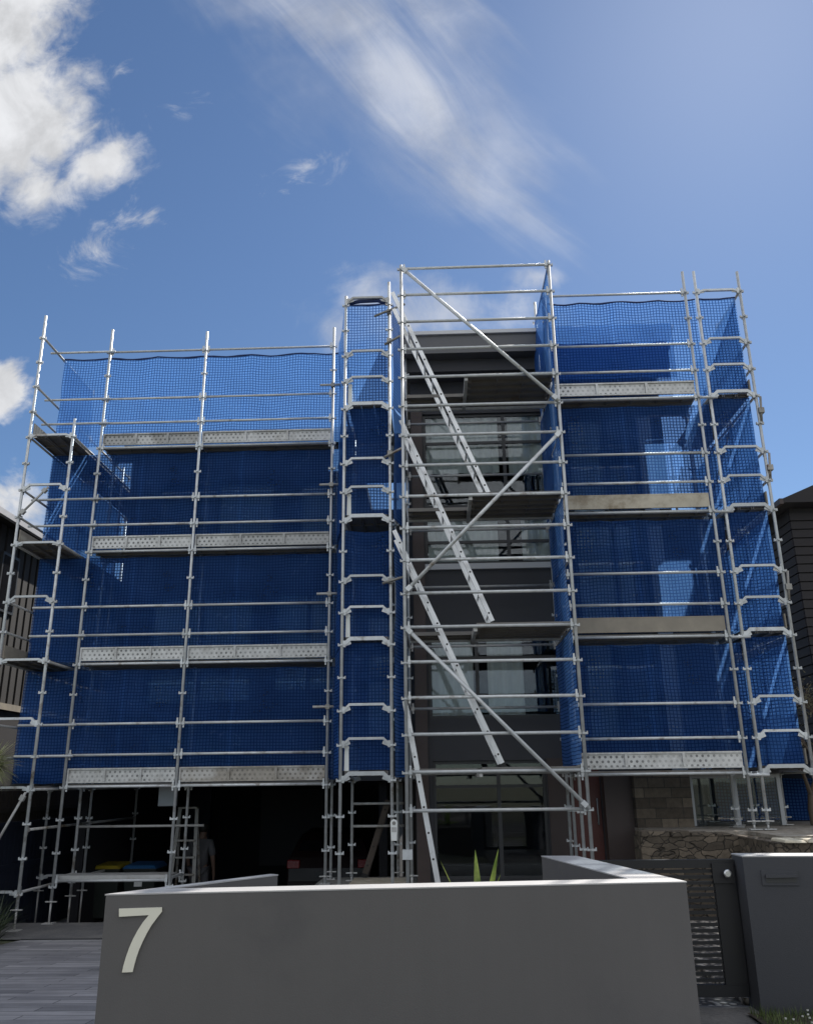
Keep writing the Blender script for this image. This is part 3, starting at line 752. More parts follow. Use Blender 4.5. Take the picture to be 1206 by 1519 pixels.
net((P2X+.1, YR+2.5), (P3X+2.2, YR+2.3), G_GARDEN+.02, ZR-.05, 'dark blue netting hung to the ground under the end run behind the stone wall', 'debris_net_side', seed=91)

# ------------------------------------------------------------------ ladders of the tower
def ladder(label, xt, zt, xb, zb, y0=12.18, y1=12.70, m='aluminium', group='aluminium ladders in the access tower', name='ladder', rung=.335, w=.064):
    t = thing(name, label, 'ladder', (xb, (y0+y1)/2, zb), group)
    for y in (y0, y1):
        s = MB(); s.bar((xt, y, zt), (xb, y, zb), w, .028, up=(0, 1, 0)); st_ = s.build('stile', m, t)
        f = MB(); d = (Vector((xb, 0, zb))-Vector((xt, 0, zt))).normalized(); e = Vector((xb, y, zb))
        f.bar(e-d*.05, e+d*.012, w+.006, .036, up=(0, 1, 0)); f.build('rubber_foot', 'rubber', st_)
    L = math.hypot(xt-xb, zt-zb); n = int((L-.3)/rung)
    for i in range(n+1):
        k = (.18+i*rung)/L; x, z = xb+(xt-xb)*k, zb+(zt-zb)*k
        r = MB(); r.tube([(x, y0+.012, z), (x, y1-.012, z)], .016, 8); r.cur = 1; r.tube([(x, y0-.017, z), (x, y0-.013, z)], .015, 8); r.build('rung', [m, 'rubber'], t)  # dark disc paints the shade inside the hollow rung end
    return t
ladder('topmost aluminium ladder in the tower, rising past the roof edge', -.56, 9.38, .90, ZT+3.96+.06)
ladder('aluminium ladder of the tower standing on the third platform from the ground', -.44, 7.06, .88, ZT+1.98+.06)
ladder('aluminium ladder of the tower standing on the lowest platform', -.56, 5.25, .93, ZT+.06)
ladder('steep bottom ladder of the tower standing on the porch floor', -.43, 2.72, .02, G_PORCH)

# ------------------------------------------------------------------ front wall with the number
FL, FRp = atz(157, 1327, 1.05), atz(1018, 1308, 1.05)
RO, RI = atz(855, 1270, 1.05), atz(803, 1270, 1.05); NI = atz(940, 1306, 1.05)
fd = (FRp-FL); fd.z = 0; fd.normalize(); fn_ = Vector((-fd.y, fd.x, 0))   # along and into the plot
IL = FL+fn_*.20
def on_back(p, d):   # where the line p + d*t meets the back face of the front wall
    t = ((IL-p).dot(fn_))/d.dot(fn_); return p+d*t
IR = on_back(RI, RI-NI)
LF = atz(401, 1297, 1.05); ld = (LF-FL).normalized(); ln = Vector((ld.y, -ld.x, 0))
LFi = LF+ln*.07; ILi = on_back(LFi, ld)
outline = [(p.x, p.y) for p in (FL, FRp, RO, RI, IR, ILi, LFi, LF)]
fw = thing('garden_wall', 'low dark grey rendered wall across the front, carrying the big pale number 7', 'wall', ((FL.x+FRp.x)/2, (FL.y+FRp.y)/2, 0))
MB().prism(outline, -.3, 1.043).build('wall_body', 'render_charcoal', fw, bevel=.004)
def grow(pts, g):
    c = []; n = len(pts); ar = sum(pts[i][0]*pts[(i+1) % n][1]-pts[(i+1) % n][0]*pts[i][1] for i in range(n)); s = 1 if ar > 0 else -1
    for i in range(n):
        a, b, d = Vector(pts[i-1]), Vector(pts[i]), Vector(pts[(i+1) % n])
        n1 = Vector(((b-a).y, -(b-a).x)).normalized()*s; n2 = Vector(((d-b).y, -(d-b).x)).normalized()*s
        m_ = (n1+n2); m_ = m_/max(m_.dot(n1), .3); c.append((b.x+m_.x*g, b.y+m_.y*g))
    return c
MB().prism(grow(outline, .002), 1.043, 1.05).build('coping', 'coping_pale', fw)  # top of the dark wall, its sun glare put into a paler strip
# numeral, drawn in photo points on the wall's front face
def on_wall(px, py):
    d = ray(px, py); t = (FL-EYE).dot(fn_)/d.dot(fn_); return EYE+d*t
zp = lambda x, y: on_wall(x/3.625, 1100+y/3.625)
seven = [(643, 900), (873, 893), (873, 916), (846, 950), (818, 988), (793, 1030), (770, 1076), (750, 1122), (735, 1165), (724, 1205), (716, 1240), (659, 1242), (667, 1205), (680, 1160), (697, 1112), (717, 1065), (742, 1018), (770, 974), (803, 934), (643, 943)]
mb = MB(); fr_ = [zp(*p)-fn_*.014 for p in seven]; bk = [p+fn_*.0125 for p in fr_]; n7 = len(seven)
mb.v += fr_+bk; mb.face(list(range(n7))[::-1]); mb.face([n7+i for i in range(n7)])
for i in range(n7): mb.face((i, (i+1) % n7, n7+(i+1) % n7, n7+i))
mb.build('house_number', 'numeral_cream', fw)

# letterbox wall
mw = thing('garden_wall', 'dark slate wall pier with a letter slot, standing in the lawn beside the slatted gate', 'wall', (3.2, 7, 0))
mp = [(2.275, 6.883), (5.2, 6.62), (5.2, 6.87), (2.275, 7.133)]
def mface(px, py, off=0):   # point on its front face
    n_ = Vector((-.263, -2.925, 0)).normalized(); p0 = Vector((2.275, 6.883, 0)); d = ray(px, py); return EYE+d*((p0-EYE).dot(n_)/d.dot(n_))+n_*off
MB().prism(mp, -.3, 1.049).build('wall_body', 'render_slate', mw)
MB().prism(grow(mp, .002), 1.049, 1.058).build('coping', 'coping_pale', mw)  # same painted sun glare on the slate wall's top
def quadbar(pts, off0, off1, name, m, par):
    b = MB(); a = [mface(*p, off0) for p in pts]; c = [mface(*p, off1) for p in pts]; b.v += a+c
    n_ = len(pts); b.face(list(range(n_))); b.face([n_+i for i in range(n_)][::-1])
    for i in range(n_): b.face((i, n_+i, n_+(i+1) % n_, (i+1) % n_))
    return b.build(name, m, par)
lb = quadbar([(1128, 1291.5), (1183, 1291.5), (1185, 1314), (1131, 1314)], .001, .010, 'letter_slot', 'render_slate', mw)
quadbar([(1135, 1299), (1180, 1298.5), (1181.5, 1309.5), (1136, 1310)], .0105, .0125, 'slot_opening', 'frame_dark', lb)
quadbar([(1134, 1297.5), (1180.5, 1297), (1181, 1301.5), (1135, 1302.5)], .013, .035, 'flap', 'render_slate', lb)

# gate
gt = thing('garden_gate', 'black horizontal slat gate with a round silver knob between the grey walls', 'gate', (1.7, 7.08, 0))
GX0, GX1, GY = 1.10, 2.262, 7.06
MB().box((GX0, GY, .96), (GX1, GY+.05, 1.02)).build('top_rail', 'gate_black', gt)
MB().box((GX0, GY, .08), (GX1, GY+.05, .16)).build('bottom_rail', 'gate_black', gt)
MB().box((GX1-.16, GY, .161), (GX1, GY+.05, .959)).build('lock_stile', 'gate_black', gt)
MB().box((GX0, GY, .161), (GX0+.06, GY+.05, .959)).build('hinge_stile', 'gate_black', gt)
sb = MB(); k = .178
while k < .945:
    sb.box((GX0+.061, GY+.012, k), (GX1-.161, GY+.030, k+.0235)); k += .0415
sb.build('slat_panel', 'gate_black', gt)
c = at(1069, 1296, GY-.02); MB().box((c.x-.06, GY-.02, c.z-.07), (c.x+.10, GY-.001, c.z+.07)).build('lock_plate', 'gate_black', gt)
c = at(1077, 1296, GY-.03); kb = MB(); kb.tube([(c.x, GY-.021, c.z), (c.x, GY-.05, c.z), (c.x, GY-.07, c.z), (c.x, GY-.075, c.z)], [.012, .018, .031, .02], 14); kb.build('knob', 'knob', gt)
# ------------------------------------------------------------------ ground
def zdrive(y): return 0 if y < 6.6 else (-.40*(y-6.6)/6.4 if y < 13.0 else (-.40 if y < 14.3 else max(-.80, -.40-.40*(y-14.3)/2.2)))
b = MB(); ys = [-400, -40, -12, -4, 0, 3, 6.6, 8, 9.5, 11, 13.0, 14.3, 16.5, 24, 60, 160, 700]; xs = [-500, -60, -20, -8, -5, -2, 1, 4, 8, 20, 60, 500]
o = 0
for y in ys:
    for x in xs: b.v.append(Vector((x, y, zdrive(y)-.02)))
nx_ = len(xs)
for j in range(len(ys)-1):
    for i in range(nx_-1): a = j*nx_+i; b.face((a, a+1, a+nx_+1, a+nx_))
tag(b.build('ground', 'ground_earth'), kind='structure')
b = MB(); yy_ = [4.2, 6.6, 8, 9.5, 11, 12.62]
for y in yy_:
    b.v += [Vector((-5.75, y, zdrive(y))), Vector((-.95 if y > 6 else -1.9, y, zdrive(y)))]
for j in range(len(yy_)-1): b.face((2*j, 2*j+1, 2*j+3, 2*j+2))
tag(b.build('driveway', 'driveway_pavers'), kind='structure')
b = MB(); yy_ = [12.66, 13.0, 14.3, 16.5, 23.5]
for y in yy_: b.v += [Vector((-7.2, y, zdrive(y)+.002)), Vector((-1.0, y, zdrive(y)+.002))]
for j in range(len(yy_)-1): b.face((2*j, 2*j+1, 2*j+3, 2*j+2))
tag(b.build('garage_apron', 'slab_concrete'), kind='structure')
b = MB(); b.box((-5.75, 12.615, -.45), (-1.9, 12.665, -.368)); tag(b.build('drain_strip', 'frame_dark'), kind='structure')
tag(MB().box((-300, -9.5, -.3), (300, -1.8, -.012)).build('road', 'asphalt'), kind='structure')
tag(MB().box((-300, -1.8, -.3), (300, -1.6, .1)).build('kerb', 'slab_concrete'), kind='structure')
tag(MB().box((-300, -1.6, -.3), (300, .4, .06)).build('pavement', 'slab_concrete'), kind='structure')
tag(MB().box((-1.92, 11.2, -.5), (2.95, 15.24, G_PORCH)).build('porch_floor', 'porch_stone'), kind='structure')
tag(MB().box((1.12, 7.12, -.3), (2.24, 11.2, .012)).build('garden_path', 'pebbles'), kind='structure')
tag(MB().box((.9, 2.5, -.3), (2.30, 7.115, .014)).build('front_path', 'slab_concrete'), kind='structure')
tag(MB().box((2.24, 7.14, -.3), (9, 11.0, .06)).build('garden_bed', 'pebbles'), kind='structure')
pl = [(p.x, p.y) for p in (IR, RI, LFi, ILi)]
tag(MB().prism(grow(pl, -.002), -.2, .58).build('planter_soil', 'soil'), kind='structure')
tag(MB().prism([(3.05, 12.75), (4.32, 12.7), (4.32, 11.45), (30, 11.1), (30, 40), (4.3, 40), (4.3, 14.3), (3.05, 14.3)], -.3, G_GARDEN-.01).build('garden_terrace', 'gravel_path'), kind='structure')

# stone retaining wall, capped with uneven flat stones
rw = thing('stone_wall', 'low rubble stone retaining wall behind the gate, its right end catching the sun', 'wall', (4.5, 11.5, 0))
MB().prism([(2.75, 12.35), (4.05, 12.3), (4.05, 10.95), (9, 10.75), (9, 11.2), (4.33, 11.4), (4.33, 12.72), (2.75, 12.78)], -.2, .875).build('stone_face', 'rubble_stone', rw)
cp = MB()
def caps(x0, x1, y0, y1, dy):
    x = x0
    while x < x1:
        w = random.uniform(.22, .5); yy = y0+(dy)*(x-x0)/(x1-x0); h = random.uniform(.03, .075); e = random.uniform(-.03, .03)
        cp.hexa([(x+.006, yy-.03+e, .875), (x+w-.006, yy-.03+random.uniform(-.03, .03), .875), (x+w-.01, yy+.42, .875), (x+.01, yy+.42, .875),
                 (x+.02, yy-.02+e, .875+h), (x+w-.02, yy-.01, .875+h+random.uniform(-.012, .012)), (x+w-.02, yy+.41, .875+h), (x+.02, yy+.41, .875+h)])
        x += w
caps(4.12, 9, 10.95, 10.95, -.2)
cp.build('cap_stones', 'cap_stone', rw, bevel=.012)  # right end painted paler, as if in full sun
cp = MB(); caps(2.75, 4.0, 12.35, 12.35, -.04)
cp.build('cap_stones', 'rubble_stone', rw, bevel=.012)  # left end of the same caps painted darker, as shade

# ------------------------------------------------------------------ the house
hs = thing('house', 'modern flat roofed house with charcoal walls, wrapped in scaffolding and blue netting', 'house', (-.8, 15.3, 0))
def facade(name, x0, x1, z0, z1, y, holes, m, par, depth=.16):
    """front wall with real openings: holes are (x0, x1, z0, z1)"""
    cx = sorted({x0, x1, *[h[0] for h in holes], *[h[1] for h in holes]}); cz = sorted({z0, z1, *[h[2] for h in holes], *[h[3] for h in holes]})
    b = MB()
    q = lambda p: (b.v.extend(Vector(i) for i in p), b.face(range(len(b.v)-4, len(b.v))))
    for i in range(len(cx)-1):
        for j in range(len(cz)-1):
            mx, mz = (cx[i]+cx[i+1])/2, (cz[j]+cz[j+1])/2
            if any(h[0] < mx < h[1] and h[2] < mz < h[3] for h in holes): continue
            q([(cx[i], y, cz[j]), (cx[i+1], y, cz[j]), (cx[i+1], y, cz[j+1]), (cx[i], y, cz[j+1])])
            q([(cx[i], y+depth, cz[j]), (cx[i], y+depth, cz[j+1]), (cx[i+1], y+depth, cz[j+1]), (cx[i+1], y+depth, cz[j])])
    for a, c, e, f in holes:
        q([(a, y, e), (a, y+depth, e), (a, y+depth, f), (a, y, f)]); q([(c, y, e), (c, y, f), (c, y+depth, f), (c, y+depth, e)])
        q([(a, y, e), (c, y, e), (c, y+depth, e), (a, y+depth, e)]); q([(a, y, f), (a, y+depth, f), (c, y+depth, f), (c, y, f)])
    q([(x0, y, z0), (x0, y, z1), (x0, y+depth, z1), (x0, y+depth, z0)]); q([(x1, y, z0), (x1, y+depth, z0), (x1, y+depth, z1), (x1, y, z1)])
    q([(x0, y, z1), (x1, y, z1), (x1, y+depth, z1), (x0, y+depth, z1)]); q([(x0, y, z0), (x0, y+depth, z0), (x1, y+depth, z0), (x1, y, z0)])
    return b.build(name, m, par)
def reflection_curtain(x0, x1, z0, z1, y, par, seed=0):  # pale folds behind the glass, in place of the reflected house opposite
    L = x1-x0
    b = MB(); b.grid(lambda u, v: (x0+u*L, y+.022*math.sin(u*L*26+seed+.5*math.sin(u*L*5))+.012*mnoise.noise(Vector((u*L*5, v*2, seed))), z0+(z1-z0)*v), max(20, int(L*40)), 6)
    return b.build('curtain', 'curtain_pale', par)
def window(x0, x1, z0, z1, y, bars=(), hbars=(), refl_curt=(), m='frame_dark', par=None, fw_=.05, seed=0):
    b = MB(); e = .002
    x0 += e; x1 -= e; z0 += e; z1 -= e; ya, yb = y+.05, y+.10
    b.box((x0, ya, z0), (x1, yb, z0+fw_)); b.box((x0, ya, z1-fw_), (x1, yb, z1)); b.box((x0, ya, z0+fw_), (x0+fw_, yb, z1-fw_)); b.box((x1-fw_, ya, z0+fw_), (x1, yb, z1-fw_))
    for f in bars: b.box((f-.03, ya+.004, z0+fw_), (f+.03, yb-.004, z1-fw_))
    cuts = [x0+fw_]+[q for f in bars for q in (f-.03, f+.03)]+[x1-fw_]
    for f in hbars:
        for i in range(0, len(cuts), 2): b.box((cuts[i], ya+.006, f-.025), (cuts[i+1], yb-.006, f+.025))
    w = b.build('window', m, par or hs)
    g = MB(); g.box((x0+fw_, y+.072, z0+fw_), (x1-fw_, y+.078, z1-fw_)); g.build('pane', 'window_glass', w)
    for i, (a, c, zz) in enumerate(refl_curt): reflection_curtain(a, c, zz, z1-.02, y+.135, w, seed+i*1.7)
    return w
# tall wing with the glazed bay
HY = 14.3
W = dict(bay3=(-.12, 2.22, 6.30, 8.12), bay2=(-.12, 2.22, 5.25, 6.12), bay1=(-.10, 2.16, 2.62, 4.02), bay0=(-.06, 1.76, .16, 1.95),
         r3=(2.5, 3.75, 6.1, 8.0), r2=(2.5, 3.75, 4.15, 6.0), r1=(2.5, 3.75, 2.2, 4.0))
facade('front_wall', -.34, 4.16, G_PORCH-.1, 8.98, HY, list(W.values())+[(2.12, 2.62, .14, 1.98)], 'house_dark', hs)
window(*W['bay3'], HY, bars=(1.36,), hbars=(7.55,), refl_curt=((-.06, 1.26, 6.98), (1.44, 2.15, 6.92)), seed=1)
window(*W['bay2'], HY, bars=(1.36,), hbars=(5.66,), refl_curt=((-.06, 1.18, 5.27), (1.6, 2.15, 5.27)), seed=4)
window(*W['bay1'], HY, bars=(.72,), hbars=(3.62,), refl_curt=((-.04, .66, 2.66), (.9, 1.5, 2.66)), seed=7)
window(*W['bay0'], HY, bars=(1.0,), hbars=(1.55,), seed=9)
window(*W['r3'], HY, bars=(3.2,), refl_curt=((2.55, 3.1, 6.2),), seed=2, m='frame_dark')
window(*W['r2'], HY, bars=(3.2,), refl_curt=((2.55, 3.5, 4.2),), seed=3)
window(*W['r1'], HY, bars=(3.2,), refl_curt=((2.55, 3.0, 2.3),), seed=5)
MB().box((-.33, HY-.09, G_PORCH), (-.13, HY-.003, 8.2)).build('corner_post', 'frame_brown', hs)
MB().box((-.12, HY-.07, 5.14), (2.3, HY-.003, 5.24)).build('window_sill', 'gutter_pale', hs)
MB().box((-.12, HY-.04, 8.2), (2.3, HY-.003, 8.3)).build('window_head', 'frame_grey', hs)
MB().box((3.78, HY-.06, 1.7), (4.02, HY-.003, 8.3)).build('pilaster', 'house_white', hs)
dr = MB().box((2.125, HY+.04, .145), (2.615, HY+.09, 1.975)).build('front_door', 'door_red', hs)
dh = MB(); dh.tube([(2.55, HY+.0, .95), (2.55, HY+.0, 1.35)], .012, 8); dh.box((2.54, HY+.0, .97), (2.56, HY+.04, .99)); dh.box((2.54, HY+.0, 1.31), (2.56, HY+.04, 1.33)); dh.build('handle', 'frame_grey', dr)
MB().box((1.78, HY-.05, G_PORCH), (2.11, HY-.002, 1.97)).build('door_surround', 'frame_brown', hs)
MB().box((2.63, HY-.25, G_PORCH), (3.06, HY-.002, 1.69)).build('timber_cladding', 'frame_brown', hs)
MB().box((3.065, HY-.42, G_GARDEN-.1), (3.93, HY-.003, 1.68)).build('stone_cladding', 'sandstone_blocks', hs)
w_ = MB(); 
for a in ((3.94, 4.0), (4.62, 4.68), (5.30, 5.36)): w_.box((a[0], HY-.3, G_GARDEN), (a[1], HY-.24, 1.69))
w_.box((4.001, HY-.3, 1.63), (4.619, HY-.24, 1.685)); w_.box((4.681, HY-.3, 1.63), (5.299, HY-.24, 1.685))
wg = w_.build('garden_window', 'frame_grey', hs)
MB().box((4.0, HY-.275, G_GARDEN+.01), (5.3, HY-.268, 1.629)).build('pane', 'window_glass', wg)
MB().box((3.94, HY+1.2, .5), (6.5, HY+1.3, 1.69)).build('inner_wall', 'fence_navy', hs)
MB().box((4.16, HY+.165, -.9), (4.30, 21, 8.98)).build('side_wall', 'house_render', hs)
MB().box((-.34, HY+.17, -.9), (-.20, 21, 8.98)).build('side_wall', 'house_render', hs)
MB().box((-.34, 21.01, -.9), (4.30, 21.15, 8.98)).build('rear_wall', 'house_render', hs)
for z in (.02, 1.98, 4.08, 6.2): MB().box((-.19, HY+.45, z), (4.15, 20.9, z+.1)).build('floor_slab', 'house_dark', hs)
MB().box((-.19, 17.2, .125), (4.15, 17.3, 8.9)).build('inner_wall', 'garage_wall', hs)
rf = MB().box((-.5, 13.6, 9.0), (4.42, 21.6, 9.36)).build('roof', 'roof_metal', hs)
MB().box((-.52, 13.55, 9.361), (4.44, 21.65, 9.43)).build('gutter', 'gutter_pale', rf)
MB().box((-.46, 13.85, 8.76), (4.36, 14.29, 8.998)).build('fascia', 'house_dark', rf)
MB().box((4.305, 14.9, 1.9), (5.15, 20, 6.25)).build('side_wing', 'house_render', hs)  # added block that keeps sky and sun patches off the end nets
MB().box((3.94, 13.9, 1.69), (6.6, 15.7, 1.76)).build('porch_ceiling', 'house_dark', hs)  # added slab that keeps skylight off the space behind the garden window
# blue tarpaulin over the roof edge
def tarp(u, v):
    x = 2.12+2.25*u+.01*mnoise.noise(Vector((v*6, 0, 3)))
    if v < .4: t = v/.4; y, zz = 14.6-1.09*t, 9.452+.012*mnoise.noise(Vector((u*5, v*4, 1)))
    else:
        t = (v-.4)/.6; y, zz = 13.505-.03*t+.028*mnoise.noise(Vector((u*9, t*2, 8))), 9.45-1.12*t+.02*mnoise.noise(Vector((u*6, 0, 8)))
    return (x, y, zz)
mat('tarp_blue', (.05, .21, .58), .55, 0, .2, 3, bump=.2, bscale=12)
tb = MB(); tb.grid(tarp, 40, 24); tag(tb.build('tarpaulin', 'tarp_blue', None, base=(3.2, 13.5, 8.7)), 'bright blue tarpaulin draped over the flat roof edge of the tall wing', 'tarpaulin')
# lower wing over the garage
LY = 15.35
H2 = [(-5.3, -3.0, 5.95, 7.3), (-2.55, -1.75, 6.0, 7.3), (-5.3, -3.3, 3.0, 5.0), (-2.95, -1.7, 3.2, 5.05), (-5.2, -3.4, 1.85, 2.75), (-1.28, -.45, 2.4, 4.6), (-1.25, -.42, 6.62, 7.22)]
facade('front_wall', -5.86, -.345, 1.66, 7.98, LY, H2, 'house_render', hs)
window(*H2[0], LY, bars=(-4.15,), refl_curt=((-4.1, -3.05, 6.0),), seed=11)
window(*H2[1], LY, refl_curt=((-2.5, -1.8, 6.05),), seed=12)
window(*H2[2], LY, bars=(-4.3,), hbars=(3.6,), refl_curt=((-5.2, -3.4, 3.05),), seed=13)
window(*H2[3], LY, bars=(-2.3,), refl_curt=((-2.9, -1.75, 3.25),), seed=14)
window(*H2[4], LY, bars=(-4.3,), seed=15)
window(*H2[5], LY, hbars=(3.4,), refl_curt=((-1.2, -.8, 2.45),), seed=16)
MB().box((-5.86, LY+.165, 1.66), (-5.72, 23.5, 7.98)).build('side_wall', 'house_render', hs)
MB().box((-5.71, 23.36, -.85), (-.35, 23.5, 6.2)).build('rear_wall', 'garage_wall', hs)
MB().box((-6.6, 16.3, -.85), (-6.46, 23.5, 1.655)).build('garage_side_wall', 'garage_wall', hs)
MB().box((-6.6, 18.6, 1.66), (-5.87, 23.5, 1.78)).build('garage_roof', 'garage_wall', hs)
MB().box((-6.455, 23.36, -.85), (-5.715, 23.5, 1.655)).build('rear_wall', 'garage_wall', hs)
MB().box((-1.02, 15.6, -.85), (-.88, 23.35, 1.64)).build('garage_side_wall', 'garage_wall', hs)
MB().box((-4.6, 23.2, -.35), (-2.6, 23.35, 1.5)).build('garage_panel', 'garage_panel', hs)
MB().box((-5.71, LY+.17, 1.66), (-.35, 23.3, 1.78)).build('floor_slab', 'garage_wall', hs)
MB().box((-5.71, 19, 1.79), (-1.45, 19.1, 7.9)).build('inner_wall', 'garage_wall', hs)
for z in (3.62, 5.65): MB().box((-5.71, LY+.5, z), (-1.45, 18.9, z+.1)).build('floor_slab', 'house_dark', hs)
rf2 = MB().box((-5.98, LY-.35, 7.981), (-1.45, 23.7, 8.16)).build('roof', 'roof_metal', hs)
MB().box((-1.449, LY-.1, 7.981), (-.51, 16.2, 8.16)).build('link_roof', 'roof_metal', hs)
MB().box((-5.99, LY-.40, 8.10), (-1.46, LY-.352, 8.2)).build('gutter', 'gutter_pale', rf2)
c = at(218, 1180, 15.0)
MB().box((-4.93, 15.6, 1.28), (-4.62, 15.72, 1.64)).build('meter_box', 'frame_grey', hs)

# ------------------------------------------------------------------ in the garage
def bin_(label, x, y, lidm, w=.52):
    t = thing('wheelie_bin', label, 'bin', (x, y, -.8), 'wheelie bins in the garage')
    z = -.8; b = MB()
    b.hexa([(x-w*.4, y-.25, z+.08), (x+w*.4, y-.25, z+.08), (x+w*.4, y+.22, z+.08), (x-w*.4, y+.22, z+.08), (x-w/2, y-.33, z+.94), (x+w/2, y-.33, z+.94), (x+w/2, y+.33, z+.94), (x-w/2, y+.33, z+.94)])
    b.box((x-w/2-.015, y-.345, z+.90), (x+w/2+.015, y+.345, z+.938)); b.build('body', 'bin_green', t, bevel=.015)
    l = MB(); l.hexa([(x-w/2-.02, y-.37, z+.942), (x+w/2+.02, y-.37, z+.942), (x+w/2+.02, y+.36, z+.942), (x-w/2-.02, y+.36, z+.942), (x-w/2+.04, y-.32, z+1.0), (x+w/2-.04, y-.32, z+1.0), (x+w/2-.04, y+.30, z+1.03), (x-w/2+.04, y+.30, z+1.03)])
    l.build('lid', lidm, t, bevel=.012)
    for s in (-1, 1):
        k = MB(); k.tube([(x+s*w*.42, y+.28, z+.1), (x+s*w*.5, y+.28, z+.1)], .1, 14); k.build('wheel', 'rubber', t)
    h = MB(); h.tube([(x-w*.4, y+.40, z+.95), (x+w*.4, y+.40, z+.95)], .016, 8); h.build('handle', 'bin_green', t)
    if lidm == 'bin_blue': MB().box((x-.09, y-.315, z+.63), (x+.06, y-.305, z+.75)).build('sticker', 'tag_white', t)
p = at(157, 1268, 16.9); bin_('wheelie bin with a yellow lid in the shade of the garage', p.x, p.y+.4, 'bin_yellow')
p = at(207, 1268, 16.9); bin_('wheelie bin with a blue lid in the shade of the garage', p.x, p.y+.4, 'bin_blue', .62)

cx_, cyy = -2.22, 18.4
car = thing('parked_car', 'dark red hatchback parked deep in the garage, only its red tail lights showing', 'car', (cx_, cyy, -.8))
z = -.8; prof = [(0, .35), (-.06, .55), (-.04, .80), (.05, 1.0), (.28, 1.32), (.5, 1.44), (1.6, 1.50), (2.3, 1.40), (3.1, 1.02), (4.0, .86), (4.15, .6), (4.1, .3), (3.6, .22), (.4, .22)]
def carw(h): return .86 if h < .95 else .86-.26*(h-.95)/.55
b = MB(); n_ = len(prof)
b.v += [Vector((cx_-carw(h), cyy+l, z+h)) for l, h in prof]+[Vector((cx_+carw(h), cyy+l, z+h)) for l, h in prof]
b.face(list(range(n_))); b.face([n_+i for i in range(n_)][::-1])
for i in range(n_): b.face((i, n_+i, n_+(i+1) % n_, (i+1) % n_))
body = b.build('body', 'car_paint', car, bevel=.05)
g = MB(); g.hexa([(cx_-.68, cyy+.085, z+1.04), (cx_+.68, cyy+.085, z+1.04), (cx_+.68, cyy+.14, z+1.04), (cx_-.68, cyy+.14, z+1.04), (cx_-.58, cyy+.255, z+1.31), (cx_+.58, cyy+.255, z+1.31), (cx_+.58, cyy+.33, z+1.31), (cx_-.58, cyy+.33, z+1.31)]); g.build('rear_window', 'car_glass', car)
for s in (-1, 1):
    t_ = MB(); t_.hexa([(cx_+s*.72-.13, cyy-.075, z+.80), (cx_+s*.72+.13, cyy-.06, z+.80), (cx_+s*.72+.13, cyy+.1, z+.80), (cx_+s*.72-.13, cyy+.1, z+.80), (cx_+s*.72-.13, cyy-.035, z+.96), (cx_+s*.72+.13, cyy-.02, z+.96), (cx_+s*.72+.13, cyy+.1, z+.96), (cx_+s*.72-.13, cyy+.1, z+.96)]); t_.build('tail_light', 'tail_red', car, bevel=.015)
    for l in (.75, 3.35):
        k = MB(); k.tube([(cx_+s*.68, cyy+l, z+.31), (cx_+s*.87, cyy+l, z+.31)], .31, 22); wh = k.build('wheel', 'rubber', car)
        k = MB(); k.tube([(cx_+s*.872, cyy+l, z+.31), (cx_+s*.885, cyy+l, z+.31)], .19, 16); k.build('rim', 'frame_grey', wh)
MB().box((cx_-.84, cyy-.10, z+.36), (cx_+.84, cyy-.055, z+.56)).build('bumper', 'car_paint', car, bevel=.03)
MB().box((cx_-.26, cyy-.075, z+.63), (cx_+.26, cyy-.062, z+.74)).build('number_plate', 'frame_dark', car)

def step_ladder(label, x, y, z0, h, w, m, lean=.22, turn=0):
    t = thing('step_ladder', label, 'ladder', (x, y, z0))
    for s in (-1, 1):
        a = MB(); a.bar((x+s*w/2, y-lean, z0), (x+s*w*.32, y, z0+h), .065, .028, up=(0, 1, 0)); a.build('stile', m, t)
        a = MB(); a.bar((x+s*w/2, y+lean+.15, z0), (x+s*w*.32, y+.04, z0+h-.05), .04, .025, up=(0, 1, 0)); a.build('rear_leg', m, t)
    n = int(h/.29)
    for i in range(1, n):
        k = i*.29/h; ww = w*(1-k)+w*.64*k
        a = MB(); a.box((x-ww/2, y-lean*(1-k)-.05, z0+h*k-.015), (x+ww/2, y-lean*(1-k)+.05, z0+h*k+.015)); a.build('tread', m, t)
    MB().box((x-w*.36, y-.08, z0+h), (x+w*.36, y+.12, z0+h+.03)).build('top_cap', m, t)
p = at(280, 1200, 16.7); step_ladder('grey step ladder standing in the dark garage beside the person', p.x, 16.7, -.8, p.z+.8, .5, 'clamp_steel')
p, q = at(576, 1188, 14.9), at(541, 1300, 14.9)
wl = ladder('old timber ladder leaning in the dark opening behind the narrow scaffold column', p.x, p.z, q.x, q.z, 14.78, 15.2, 'fence_timber', None, 'leaning_ladder', .3, .09)  # aluminium ladder in shade, its dimness painted with the dark timber colour
MB().box((-1.35, 12.95, G_PORCH+.03), (-.5, 14.6, G_PORCH+.05)).build('plywood_sheet', 'timber_board', None, base=(-.9, 13.7, G_PORCH+.03))
tag(bpy.data.objects['plywood_sheet'], 'pale plywood sheet laid on the porch floor under the narrow scaffold column', 'plywood')
sn = MB(); sn.box((-1.3, 12.9, G_PORCH+.002), (-1.22, 14.6, G_PORCH+.03)); sn.box((-.65, 12.9, G_PORCH+.002), (-.57, 14.6, G_PORCH+.03)); sn.build('batten', 'timber_old', bpy.data.objects['plywood_sheet'])

